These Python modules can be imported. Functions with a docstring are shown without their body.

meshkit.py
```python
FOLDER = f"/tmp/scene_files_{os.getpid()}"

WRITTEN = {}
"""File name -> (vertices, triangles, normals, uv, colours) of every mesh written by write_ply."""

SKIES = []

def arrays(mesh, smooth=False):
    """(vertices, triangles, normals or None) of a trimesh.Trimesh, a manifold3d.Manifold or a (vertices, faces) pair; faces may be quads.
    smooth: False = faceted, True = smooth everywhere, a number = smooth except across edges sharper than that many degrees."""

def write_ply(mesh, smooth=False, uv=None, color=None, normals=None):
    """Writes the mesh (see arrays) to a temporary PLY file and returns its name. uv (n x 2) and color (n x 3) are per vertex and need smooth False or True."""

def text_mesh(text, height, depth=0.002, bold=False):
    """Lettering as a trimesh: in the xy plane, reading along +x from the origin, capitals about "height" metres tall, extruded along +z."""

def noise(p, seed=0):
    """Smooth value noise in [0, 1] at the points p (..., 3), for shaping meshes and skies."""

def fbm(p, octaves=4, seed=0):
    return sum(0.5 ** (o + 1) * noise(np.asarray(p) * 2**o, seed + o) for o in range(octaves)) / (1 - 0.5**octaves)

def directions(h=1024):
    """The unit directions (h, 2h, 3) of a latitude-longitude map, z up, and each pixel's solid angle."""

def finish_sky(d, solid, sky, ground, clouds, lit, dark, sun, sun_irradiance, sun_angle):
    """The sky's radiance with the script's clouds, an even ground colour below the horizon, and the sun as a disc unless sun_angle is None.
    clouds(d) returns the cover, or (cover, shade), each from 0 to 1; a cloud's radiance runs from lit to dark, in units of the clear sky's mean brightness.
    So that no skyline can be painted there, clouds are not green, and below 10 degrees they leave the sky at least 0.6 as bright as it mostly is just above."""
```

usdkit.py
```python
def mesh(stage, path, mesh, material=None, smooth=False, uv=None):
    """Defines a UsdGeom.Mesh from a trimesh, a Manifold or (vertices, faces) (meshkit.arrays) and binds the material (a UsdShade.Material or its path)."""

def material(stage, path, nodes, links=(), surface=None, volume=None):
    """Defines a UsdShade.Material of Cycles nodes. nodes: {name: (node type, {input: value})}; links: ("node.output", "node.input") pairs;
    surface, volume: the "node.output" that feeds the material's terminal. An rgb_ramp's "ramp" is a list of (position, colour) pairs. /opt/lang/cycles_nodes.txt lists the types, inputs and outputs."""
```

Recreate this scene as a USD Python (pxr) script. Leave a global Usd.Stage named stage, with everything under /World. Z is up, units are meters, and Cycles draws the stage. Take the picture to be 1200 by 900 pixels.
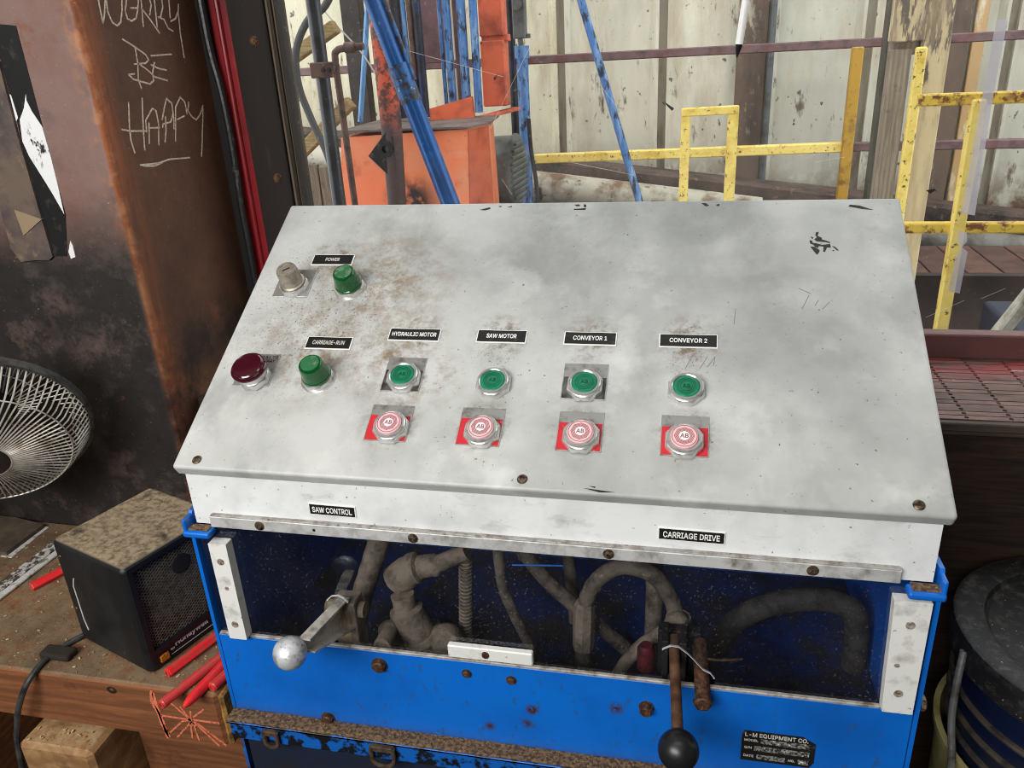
import math, random
import numpy as np, trimesh, manifold3d as m3
from shapely.geometry import Polygon, LineString, Point
from shapely import affinity
import usdkit, meshkit
from pxr import Usd, UsdGeom, UsdLux, UsdShade, Gf, Sdf

random.seed(7); rng = np.random.default_rng(7)
stage = Usd.Stage.CreateInMemory()
UsdGeom.SetStageUpAxis(stage, 'Z'); UsdGeom.SetStageMetersPerUnit(stage, 1.0)
UsdGeom.Xform.Define(stage, '/World'); UsdGeom.Scope.Define(stage, '/World/Looks')

# ------------------------------------------------------------------ camera
CAM = np.array([0.1349, -0.5959, 0.3596])
YAW, PITCH, ROLL, FPX = (-0.23098, 0.39944, -0.05438, 935.99173)
fw = np.array([math.sin(YAW)*math.cos(PITCH), math.cos(YAW)*math.cos(PITCH), -math.sin(PITCH)])
r0 = np.array([math.cos(YAW), -math.sin(YAW), 0.0]); u0 = np.cross(r0, fw)
cr = r0*math.cos(ROLL)+u0*math.sin(ROLL); cu = -r0*math.sin(ROLL)+u0*math.cos(ROLL)
cam = UsdGeom.Camera.Define(stage, '/World/camera')
cam.CreateHorizontalApertureAttr(36.0); cam.CreateFocalLengthAttr(36.0*FPX/1200.0)
cam.CreateClippingRangeAttr(Gf.Vec2f(0.02, 1000))
M4 = Gf.Matrix4d(*cr, 0, *cu, 0, *(-fw), 0, *CAM, 1)
UsdGeom.Xformable(cam).AddTransformOp().Set(M4)
cam.CreateExposureAttr(-0.3)

# ------------------------------------------------------------------ light
dome = UsdLux.DomeLight.Define(stage, '/World/sky')
dome.CreateIntensityAttr(1.0); dome.CreateColorAttr(Gf.Vec3f(0.93, 0.97, 1.0))
sun = UsdLux.DistantLight.Define(stage, '/World/sun')          # veiled sun behind thin cloud
sun.CreateAngleAttr(25.0); sun.CreateIntensityAttr(0.5); sun.CreateColorAttr(Gf.Vec3f(1.0, 0.97, 0.92))
UsdGeom.Xformable(sun).AddRotateXYZOp().Set(Gf.Vec3f(24, -30, 0))
def area(name, loc, target, w, h, power, col=(1, 1, 1)):
    l = UsdLux.RectLight.Define(stage, '/World/' + name)
    l.CreateWidthAttr(w); l.CreateHeightAttr(h); l.CreateIntensityAttr(power); l.CreateColorAttr(Gf.Vec3f(*col))
    z = np.array(loc, float)-np.array(target, float); z /= np.linalg.norm(z)
    x = np.cross([0, 0, 1.0], z); x = x/np.linalg.norm(x) if np.linalg.norm(x) > 1e-6 else np.array([1.0, 0, 0])
    y = np.cross(z, x)
    UsdGeom.Xformable(l).AddTransformOp().Set(Gf.Matrix4d(*map(float, (*x, 0, *y, 0, *z, 0, *loc, 1))))
area('added_key_light', (-0.55, -1.45, 0.85), (0, 0.1, -0.05), 1.3, 0.6, 20.0, (1.0, 0.985, 0.96))  # unseen key light added behind the viewer to brighten the console front
area('added_overhead_fill', (0.0, -0.35, 1.26), (0.0, -0.35, 0), 1.2, 0.3, 4.0, (1.0, 0.985, 0.96))  # unseen overhead fill added to lift the lid

# ------------------------------------------------------------------ materials
def lin(*c):
    c = np.array(c, float)/255.0
    return tuple(np.where(c <= 0.04045, c/12.92, ((c+0.055)/1.055)**2.4))
MATS = {}
def mat(name, base, rough=0.5, metal=0.0, layers=(), bump=None, spec=0.5, extra=None, rough_var=0.0):
    """Procedural principled material in world position; each layer mixes a colour in by a noise mask, optionally bounded to a place."""
    if name in MATS: return MATS[name]
    N = {'g': ('geometry', {}), 'p': ('principled_bsdf', {'roughness': rough, 'metallic': metal, 'specular_ior_level': spec, **(extra or {})})}
    L = []
    prev = None
    def vec(i, scale):
        s = scale if np.ndim(scale) else (scale,)*3
        N[f'm{i}'] = ('mapping', {'mapping_type': 'point', 'scale': tuple(map(float, s)), 'location': (3.7*(hash_(i) % 11), 1.3*(hash_(i) % 7), 2.1*(hash_(i) % 5))})
        L.append(('g.position', f'm{i}.vector')); return f'm{i}.vector'
    def hash_(i): return sum(map(ord, str(i)+name))
    for k, ly in enumerate(layers):
        i = f'l{k}'
        v = vec(i, ly.get('scale', 10)); kind = ly.get('kind', 'noise')
        if kind == 'noise':
            N[f'n{i}'] = ('noise_texture', {'scale': 1.0, 'detail': float(ly.get('detail', 4)), 'roughness': float(ly.get('nr', 0.6)), 'distortion': float(ly.get('dist', 0))}); o = f'n{i}.fac'
        elif kind == 'voronoi':
            N[f'n{i}'] = ('voronoi_texture', {'scale': 1.0, 'randomness': 1.0}); o = f'n{i}.distance'
        elif kind == 'wave':
            N[f'n{i}'] = ('wave_texture', {'scale': 1.0, 'wave_type': ly.get('wave', 'bands'), 'bands_direction': ly.get('dir', 'x'), 'distortion': float(ly.get('dist', 3)), 'detail': 3.0, 'detail_scale': float(ly.get('ds', 1.5))}); o = f'n{i}.fac'
        L.append((v, f'n{i}.vector'))
        N[f'r{i}'] = ('map_range', {'clamp': True, 'from_min': float(ly['lo']), 'from_max': float(ly['hi']), 'to_min': 0.0, 'to_max': float(ly.get('fac', 1.0))})
        L.append((o, f'r{i}.value')); out = f'r{i}.result'
        for j, (ax, a, b) in enumerate(ly.get('axis', ())):
            if 'sep' not in N: N['sep'] = ('separate_xyz', {}); L.append(('g.position', 'sep.vector'))
            N[f'a{i}{j}'] = ('map_range', {'clamp': True, 'from_min': float(a), 'from_max': float(b), 'to_min': 0.0, 'to_max': 1.0})
            N[f'am{i}{j}'] = ('math', {'math_type': 'multiply'})
            src = f'sep.{ax}'
            if ly.get('wob') and j == 0:
                N[f'aw{i}{j}'] = ('math', {'math_type': 'multiply_add', 'value2': float(ly['wob'])})
                L.extend([(f'n{i}.fac', f'aw{i}{j}.value1'), (src, f'aw{i}{j}.value3')]); src = f'aw{i}{j}.value'
            L.extend([(src, f'a{i}{j}.value'), (out, f'am{i}{j}.value1'), (f'a{i}{j}.result', f'am{i}{j}.value2')]); out = f'am{i}{j}.value'
        if ly.get('spots'):
            acc = None
            for j, (c, ra, rb) in enumerate(ly['spots']):
                N[f'd{i}{j}'] = ('vector_math', {'math_type': 'distance', 'vector2': tuple(map(float, c))})
                N[f'dm{i}{j}'] = ('map_range', {'clamp': True, 'from_min': float(rb), 'from_max': float(ra), 'to_min': 0.0, 'to_max': 1.0})
                L.extend([('g.position', f'd{i}{j}.vector1'), (f'd{i}{j}.value', f'dm{i}{j}.value')]); cur = f'dm{i}{j}.result'
                if acc:
                    N[f'dx{i}{j}'] = ('math', {'math_type': 'maximum'}); L.extend([(acc, f'dx{i}{j}.value1'), (cur, f'dx{i}{j}.value2')]); cur = f'dx{i}{j}.value'
                acc = cur
            N[f'dd{i}'] = ('math', {'math_type': 'multiply'}); L.extend([(out, f'dd{i}.value1'), (acc, f'dd{i}.value2')]); out = f'dd{i}.value'
        N[f'c{i}'] = ('mix', {'mix_type': 'mix', 'color2': tuple(map(float, ly['color'])), 'color1': tuple(map(float, base))})
        L.append((out, f'c{i}.fac'))
        if prev: L.append((prev, f'c{i}.color1'))
        prev = f'c{i}.color'
    if prev: L.append((prev, 'p.base_color'))
    else: N['p'][1]['base_color'] = tuple(map(float, base))
    if bump:
        v = vec('b', bump[0])
        N['bn'] = ('noise_texture', {'scale': 1.0, 'detail': 5.0, 'roughness': 0.65}); L.append((v, 'bn.vector'))
        N['bb'] = ('bump', {'strength': float(bump[1]), 'distance': float(bump[2]) if len(bump) > 2 else 0.002})
        L.extend([('bn.fac', 'bb.height'), ('bb.normal', 'p.normal')])
        if rough_var:
            N['rv'] = ('map_range', {'from_min': 0.3, 'from_max': 0.7, 'to_min': rough-rough_var, 'to_max': rough+rough_var, 'clamp': True}); L.extend([('bn.fac', 'rv.value'), ('rv.result', 'p.roughness')])
    MATS[name] = usdkit.material(stage, '/World/Looks/' + name, N, L, surface='p.BSDF')
    return MATS[name]

def pane_mat(name, tint, haze, haze_fac, speck_scale, speck_lo, speck_hi, speck_fac, streak=None):
    """Scratched clear plastic: transparent mixed with gloss by fresnel, and a film of dust and scratches."""
    N = {'g': ('geometry', {}), 't': ('transparent_bsdf', {'color': tint}), 'gl': ('glossy_bsdf', {'roughness': 0.04, 'color': (1, 1, 1)}), 'fr': ('fresnel', {'IOR': 1.49}),
         'mx': ('mix_closure', {}), 'd': ('diffuse_bsdf', {'color': haze}), 'mx2': ('mix_closure', {}),
         'bf': ('math', {'math_type': 'multiply_add', 'value2': -1.0, 'value3': 1.0}), 'ff': ('math', {'math_type': 'multiply'}), 'm1': ('mapping', {'scale': (speck_scale,)*3}), 'n1': ('noise_texture', {'scale': 1.0, 'detail': 2.0}), 'r1': ('map_range', {'clamp': True, 'from_min': speck_lo, 'from_max': speck_hi, 'to_min': haze_fac, 'to_max': speck_fac}),
         'm2': ('mapping', {'scale': streak or (9, 9, 9)}), 'n2': ('noise_texture', {'scale': 1.0, 'detail': 5.0, 'roughness': 0.7}), 'r2': ('map_range', {'clamp': True, 'from_min': 0.45, 'from_max': 0.75, 'to_min': 0.3, 'to_max': 1.6}), 'mu': ('math', {'math_type': 'multiply', 'use_clamp': True})}
    L = [('g.backfacing', 'bf.value1'), ('bf.value', 'ff.value1'), ('fr.fac', 'ff.value2'), ('ff.value', 'mx.fac'), ('t.BSDF', 'mx.closure1'), ('gl.BSDF', 'mx.closure2'), ('g.position', 'm1.vector'), ('m1.vector', 'n1.vector'), ('n1.fac', 'r1.value'),
         ('g.position', 'm2.vector'), ('m2.vector', 'n2.vector'), ('n2.fac', 'r2.value'), ('r1.result', 'mu.value1'), ('r2.result', 'mu.value2'), ('mu.value', 'mx2.fac'), ('mx.closure', 'mx2.closure1'), ('d.BSDF', 'mx2.closure2')]
    MATS[name] = usdkit.material(stage, '/World/Looks/' + name, N, L, surface='mx2.closure')
    return MATS[name]

# ------------------------------------------------------------------ prim helpers
COUNT, LOC = {}, {}
def numbered(parent, name):
    k = (parent, name); n = COUNT.get(k, 0); COUNT[k] = n+1
    return name if n == 0 else f'{name}_{n:03d}'
def tag(prim, label=None, cat=None, group=None, kind=None):
    p = prim.GetPrim()
    for k, v in (('label', label), ('category', cat), ('group', group), ('kind', kind)):
        if v: p.SetCustomDataByKey(k, v)
    return prim
def thing(name, label, cat, loc=(0, 0, 0), group=None, kind=None):
    x = UsdGeom.Xform.Define(stage, '/World/' + numbered('/World', name)); x.AddTranslateOp().Set(Gf.Vec3d(*map(float, loc)))
    LOC[str(x.GetPath())] = np.array(loc, float)
    return tag(x, label, cat, group, kind)
def obj(name, mesh, m, parent=None, label=None, cat=None, group=None, kind=None, smooth=35):
    """One Mesh prim; the geometry is given in world coordinates and stored relative to its thing's base."""
    base = str(parent.GetPath()) if parent else '/World'
    path = base + '/' + numbered(base, name)
    off = LOC.get(base, np.zeros(3))
    if isinstance(mesh, (list, tuple)): mesh = trimesh.util.concatenate([tm(x) for x in mesh])
    mesh = tm(mesh).copy(); mesh.apply_translation(-off)
    p = usdkit.mesh(stage, path, mesh, m, smooth=smooth)
    LOC[path] = off
    return tag(p, label, cat, group, kind)
def tm(x):
    if isinstance(x, trimesh.Trimesh): return x
    if hasattr(x, 'to_mesh'):
        q = x.to_mesh(); return trimesh.Trimesh(q.vert_properties[:, :3], q.tri_verts, process=False)
    return trimesh.Trimesh(np.asarray(x[0]), np.asarray(x[1]), process=False)

# ------------------------------------------------------------------ shape helpers
def T(*cols, o=(0, 0, 0)):
    m = np.eye(4)
    for i, c in enumerate(cols): m[:3, i] = c
    m[:3, 3] = o; return m
def put(mesh, M):
    mesh = tm(mesh).copy(); mesh.apply_transform(M); return mesh
def nrm(v): v = np.asarray(v, float); return v/np.linalg.norm(v)
def box(a, b):
    a, b = np.minimum(a, b), np.maximum(a, b)
    m = trimesh.creation.box(b-a); m.apply_translation((a+b)/2); return m
def rbox(a, b, r=0.002, seg=6):
    a, b = np.minimum(a, b).astype(float), np.maximum(a, b).astype(float); r = min(r, (b-a).min()*0.49)
    s = m3.Manifold.sphere(r, seg*4 if seg > 2 else 8)
    pts = [(x, y, z) for x in (a[0]+r, b[0]-r) for y in (a[1]+r, b[1]-r) for z in (a[2]+r, b[2]-r)]
    return tm(m3.Manifold.batch_hull([s.translate(p) for p in pts]))
def cbox(a, b, c=0.001):
    """Chamfered box: the hull of three shrunken boxes."""
    a, b = np.minimum(a, b).astype(float), np.maximum(a, b).astype(float); P = []
    for k in range(3):
        e = np.full(3, min(c, (b-a).min()*0.45)); e[k] = 0
        for x in (a[0]+e[0], b[0]-e[0]):
            for y in (a[1]+e[1], b[1]-e[1]):
                for z in (a[2]+e[2], b[2]-e[2]): P.append((x, y, z))
    return trimesh.convex.convex_hull(np.array(P))
def spline(P, n=8):
    P = np.asarray(P, float)
    if len(P) < 3: return np.linspace(P[0], P[-1], n+1)
    Q = np.vstack([2*P[0]-P[1], P, 2*P[-1]-P[-2]]); out = []
    for i in range(1, len(Q)-2):
        for t in np.linspace(0, 1, n, endpoint=False):
            a, b, c, d = Q[i-1:i+3]
            out.append(0.5*((2*b)+(-a+c)*t+(2*a-5*b+4*c-d)*t*t+(-a+3*b-3*c+d)*t**3))
    out.append(P[-1]); return np.array(out)
def tube(P, r, n=10, closed=False):
    P = np.asarray(P, float); k = len(P); R = np.broadcast_to(np.asarray(r, float), (k,))
    t = np.gradient(P, axis=0); 
    if closed: t = np.roll(P, -1, 0)-np.roll(P, 1, 0)
    t /= np.linalg.norm(t, axis=1, keepdims=True)
    a = np.array([0, 0, 1.0]) if abs(t[0][2]) < 0.9 else np.array([1.0, 0, 0])
    u = nrm(np.cross(t[0], a)); V = []; ang = np.linspace(0, 2*np.pi, n, endpoint=False)
    for i in range(k):
        u = nrm(u-t[i]*(u@t[i])); w = np.cross(t[i], u)
        V.append(P[i]+R[i]*(np.cos(ang)[:, None]*u+np.sin(ang)[:, None]*w))
    V = np.vstack(V); F = []
    for i in range(k if closed else k-1):
        for j in range(n):
            a0, b0 = i*n+j, i*n+(j+1) % n; a1, b1 = ((i+1) % k)*n+j, ((i+1) % k)*n+(j+1) % n
            F += [(a0, b0, b1), (a0, b1, a1)]
    if not closed:
        V = np.vstack([V, P[0], P[-1]]); c0, c1 = len(V)-2, len(V)-1
        for j in range(n):
            F.append((c0, (j+1) % n, j)); F.append((c1, (k-1)*n+j, (k-1)*n+(j+1) % n))
    m = trimesh.Trimesh(V, F, process=False)
    if m.volume < 0: m.invert()
    return m
def rod(a, b, r, n=12): return tube([a, b], r, n)
def lathe(prof, n=32, M=None):
    """Surface of revolution of (radius, height) pairs about z."""
    m = trimesh.creation.revolve(np.asarray(prof, float), sections=n)
    if m.volume < 0: m.invert()
    return put(m, M) if M is not None else m
def prism(poly, d, M=None):
    """Outline (list or shapely) in xy, extruded along +z by d."""
    p = poly if not isinstance(poly, (list, np.ndarray)) else Polygon(poly).buffer(0)
    ms = [trimesh.creation.extrude_polygon(g, d, engine='earcut') for g in getattr(p, 'geoms', [p])]
    m = trimesh.util.concatenate(ms)
    return put(m, M) if M is not None else m
def bar(a, b, w, h, up=(0, 0, 1), c=0.0015):
    """Rectangular bar from a to b, w across, h along the up side."""
    a, b = np.asarray(a, float), np.asarray(b, float); d = nrm(b-a); s = nrm(np.cross(up, d)); q = np.cross(d, s)
    return put(cbox((-w/2, -h/2, 0), (w/2, h/2, np.linalg.norm(b-a)), c), T(s, q, d, o=a))
def poly_n(n, r, rot=0.0): return [(r*math.cos(rot+2*math.pi*i/n), r*math.sin(rot+2*math.pi*i/n)) for i in range(n)]
def hexhead(M, r, h, n=6): return put(trimesh.util.concatenate([prism(poly_n(n, r), h*0.75), lathe([(0, 0), (r*0.86, 0), (r*0.86, h*0.8), (r*0.7, h), (0, h)], 12)]), M)
def words(text, h, M, depth=0.0003, width=None, bold=True, center=True):
    m = meshkit.text_mesh(text, h, depth, bold); b = m.bounds
    s = (width/(b[1][0]-b[0][0])) if width else 1.0
    if center: m.apply_translation((-(b[0][0]+b[1][0])/2, -(b[0][1]+b[1][1])/2, 0))
    m.apply_scale((s, 1, 1)); return put(m, M)
def ribbon(P, w, M, h=0.0004):
    """A stroke of chalk or crayon on a flat face: an outline around a polyline, h thick."""
    g = LineString(P).buffer(w/2, cap_style=1, join_style=1, resolution=2)
    return prism(g, h, M)
def noisy(mesh, amp, scale, seed=0, sub=0):
    m = tm(mesh).copy()
    for _ in range(sub): m = m.subdivide()
    m.merge_vertices()
    n = meshkit.fbm(m.vertices*scale, 3, seed)-0.5
    m.vertices = m.vertices+m.vertex_normals*(n*2*amp)[:, None]; return m
X_, Y_, Z_ = np.eye(3)

# ------------------------------------------------------------------ outlines and strokes, in the faces they lie on (metres)
CHALK_WORRY = [[(0.3549,0.4443),(0.3533,0.4317),(0.3528,0.4108)],[(0.3528,0.4108),(0.3596,0.4217),(0.3697,0.4449)],[(0.3697,0.4449),(0.3663,0.4245),(0.3704,0.4123),(0.3788,0.4085),(0.3869,0.4126),(0.3948,0.4265),(0.4012,0.4463)],[(0.4206,0.4484),(0.4078,0.4387),(0.4006,0.4253),(0.402,0.4168),(0.4091,0.4142),(0.4197,0.4178),(0.4273,0.4287),(0.4335,0.4423),(0.4206,0.4484)],[(0.4136,0.4297),(0.4254,0.43)],[(0.4396,0.4493),(0.4367,0.4317),(0.4312,0.4084)],[(0.4396,0.4493),(0.4558,0.4473),(0.4581,0.4351),(0.4503,0.4225)],[(0.435,0.4303),(0.4475,0.4183),(0.4635,0.4003)],[(0.4693,0.4506),(0.4657,0.4325),(0.4612,0.408)],[(0.4693,0.4506),(0.4845,0.4471),(0.4832,0.4331),(0.4733,0.4202)],[(0.4682,0.42),(0.4801,0.4174),(0.4864,0.4061),(0.496,0.403)],[(0.5017,0.4478),(0.4955,0.4199)],[(0.4951,0.4153),(0.5071,0.4186),(0.5174,0.4283),(0.5215,0.4371)],[(0.5174,0.4283),(0.5123,0.399),(0.5104,0.3684)]]
CHALK_BE = [[(0.3835,0.3927),(0.4036,0.3838),(0.4238,0.3738),(0.4271,0.3675),(0.42,0.3634),(0.3959,0.363)],[(0.4048,0.3838),(0.403,0.3632),(0.3971,0.344),(0.3992,0.3333)],[(0.4042,0.3632),(0.4195,0.3557),(0.4333,0.3459),(0.4596,0.3399)],[(0.3915,0.3512),(0.3798,0.3509),(0.3869,0.3451),(0.4043,0.3408),(0.419,0.3376),(0.429,0.3411),(0.4302,0.3511),(0.4386,0.3636)],[(0.4309,0.361),(0.447,0.3555),(0.4619,0.3535)],[(0.435,0.3722),(0.4811,0.3732)]]
CHALK_HAPPY = [[(0.3672,0.3173),(0.3579,0.2871),(0.3552,0.2721),(0.3572,0.2563)],[(0.3964,0.3205),(0.3855,0.2844),(0.3786,0.2573)],[(0.3426,0.2869),(0.3575,0.2834),(0.39,0.2801)],[(0.3907,0.2791),(0.3939,0.2933),(0.4133,0.3068),(0.4204,0.3032),(0.4198,0.2872),(0.411,0.2602)],[(0.3964,0.2833),(0.4199,0.2816)],[(0.3995,0.2891),(0.391,0.2644)],[(0.4494,0.3176),(0.439,0.3042),(0.4299,0.2913)],[(0.4492,0.317),(0.4589,0.3101),(0.4573,0.2964),(0.448,0.2865),(0.4288,0.2851),(0.4274,0.2815)],[(0.4386,0.2942),(0.433,0.276),(0.4258,0.2622)],[(0.4499,0.2608),(0.4659,0.3046),(0.4818,0.3168),(0.4908,0.3092),(0.4899,0.2937)],[(0.4645,0.2882),(0.4819,0.2912)],[(0.4579,0.2951),(0.4523,0.2766)],[(0.5001,0.3085),(0.4938,0.298),(0.5002,0.2889),(0.5104,0.2834),(0.5227,0.2897),(0.5345,0.3014)],[(0.5328,0.2969),(0.5198,0.2644),(0.5059,0.2327)],[(0.363,0.2398),(0.3848,0.238),(0.4013,0.2369),(0.4282,0.2384),(0.4755,0.2344)],[(0.3683,0.2378),(0.3919,0.2345),(0.4098,0.2364)]]
TAPE = [(-0.7026,0.4172),(-0.664,0.4123),(-0.6651,0.1865),(-0.6799,0.1307),(-0.7121,0.1306),(-0.6994,0.306),(-0.6989,0.3759)]
WHITE_LABEL = [(-0.6755,0.3355),(-0.6833,0.3197),(-0.6944,0.3058),(-0.6993,0.2801),(-0.6955,0.261),(-0.6832,0.2318),(-0.6753,0.2121),(-0.6664,0.1866),(-0.6644,0.2261),(-0.6637,0.2603),(-0.6646,0.2967),(-0.6735,0.3153),(-0.6769,0.3276)]
WHITE_SLIVER = [(-0.6681,0.1515),(-0.6754,0.1365),(-0.6743,0.1272),(-0.6669,0.1296),(-0.6663,0.1446)]
WHITE_EDGE = [(-0.699,0.3364),(-0.6972,0.3343),(-0.6962,0.308),(-0.7001,0.304)]
OLD_PLATE = [(-0.7459,0.3878),(-0.6995,0.374),(-0.7021,0.2906),(-0.6999,0.1307),(-0.7068,0.126),(-0.7271,0.1259),(-0.7526,0.1234),(-0.7625,0.1423),(-0.7595,0.2277)]
PEEL = [(-0.7379,0.194),(-0.6996,0.1812),(-0.7348,0.1597)]
STAR = [[(-0.4556,-0.3078),(-0.459,-0.3245),(-0.4542,-0.339),(-0.4538,-0.3566),(-0.4488,-0.3749)],[(-0.4536,-0.3107),(-0.4542,-0.3281),(-0.4509,-0.3562),(-0.4511,-0.3764)],[(-0.413,-0.3433),(-0.4504,-0.3428)],[(-0.413,-0.3433),(-0.4337,-0.3205)],[(-0.413,-0.3433),(-0.4218,-0.3251)],[(-0.413,-0.3433),(-0.4242,-0.3473),(-0.4451,-0.3675)],[(-0.4141,-0.3478),(-0.4372,-0.374)],[(-0.4141,-0.3478),(-0.4168,-0.3716)],[(-0.4102,-0.3472),(-0.4088,-0.3736)],[(-0.4083,-0.3469),(-0.3837,-0.3782)],[(-0.4078,-0.3446),(-0.3741,-0.3765)],[(-0.4092,-0.3426),(-0.3761,-0.3426)],[(-0.4081,-0.3381),(-0.3922,-0.3247)],[(-0.4099,-0.3297),(-0.4132,-0.3521)],[(-0.415,-0.3436),(-0.4074,-0.3511)]]
CHIPS = [[(0.2626,0.3223),(0.2657,0.323),(0.2641,0.3171),(0.2684,0.3142),(0.2678,0.3122),(0.2709,0.3108),(0.2758,0.308),(0.2755,0.3066),(0.2717,0.308),(0.2625,0.3094),(0.2606,0.3122),(0.2633,0.315),(0.2623,0.3178)],[(0.2557,0.3108),(0.2584,0.3101),(0.2585,0.3073),(0.2623,0.3063),(0.2677,0.3042),(0.2756,0.3052),(0.2759,0.3001),(0.2721,0.3005),(0.2714,0.2977),(0.2698,0.294),(0.2682,0.2943),(0.2689,0.3018),(0.2644,0.3025),(0.2638,0.2998),(0.2606,0.3011),(0.2597,0.3039),(0.2563,0.306)],[(0.2561,0.3015),(0.2602,0.3011),(0.2624,0.2991),(0.2649,0.2964),(0.2643,0.2936),(0.2623,0.2903),(0.2612,0.2909),(0.2589,0.2957)],[(0.2772,0.3022),(0.2795,0.3018),(0.2832,0.2964),(0.2818,0.296)],[(0.2574,0.3164),(0.2596,0.315),(0.2593,0.3129),(0.2581,0.3136)],[(0.277,0.2967),(0.2791,0.2964),(0.2778,0.295)],[(0.2976,0.3615),(0.2995,0.3642),(0.3087,0.3627),(0.3215,0.3559),(0.3108,0.3574),(0.3026,0.3601)],[(-0.1057,0.3621),(-0.0942,0.3663),(-0.0926,0.3634),(-0.0994,0.3613)],[(-0.0737,0.366),(-0.068,0.3681),(-0.0677,0.3662)],[(-0.0842,0.3676),(-0.0802,0.3686),(-0.0809,0.3664)],[(0.0045,0.3619),(0.019,0.3632),(0.0183,0.3603),(0.0056,0.3605)],[(0.0047,0.3691),(0.0105,0.3696),(0.0118,0.367),(0.008,0.3662)],[(0.0154,0.3695),(0.0184,0.3689),(0.0189,0.3646),(0.0159,0.3652)],[(0.1461,0.3692),(0.1507,0.3694),(0.1544,0.3652),(0.1508,0.3639)],[(0.1617,0.3665),(0.1653,0.3678),(0.1653,0.3646),(0.1626,0.3645)],[(0.0526,0.0057),(0.0645,0.0048),(0.0794,0.0034),(0.0662,0.0025)],[(0.0568,0.0081),(0.0628,0.0077),(0.0622,0.0064)]]
SCRATCHES = [[(0.242,0.2434),(0.2528,0.2367)],[(0.2438,0.2165),(0.2511,0.2345)],[(0.2558,0.2212),(0.2594,0.2279)],[(0.2626,0.2169),(0.2694,0.2259)],[(0.1351,0.1395),(0.1418,0.1561)],[(0.1485,0.14),(0.1553,0.1545)],[(0.1555,0.1423),(0.1624,0.1548),(0.1609,0.1445)],[(0.0839,0.1906),(0.0967,0.218)],[(0.1966,0.0384),(0.2112,0.0607)],[(0.2299,0.055),(0.2387,0.0624)],[(0.1798,0.1954),(0.1815,0.2152)]]
GREEN = [(-0.1378,0.1121),(-0.0459,0.1098),(0.043,0.1106),(0.1368,0.1109)]
STOP = [(-0.1366,0.0527),(-0.047,0.0529),(0.0452,0.0532),(0.1365,0.0536)]



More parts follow.
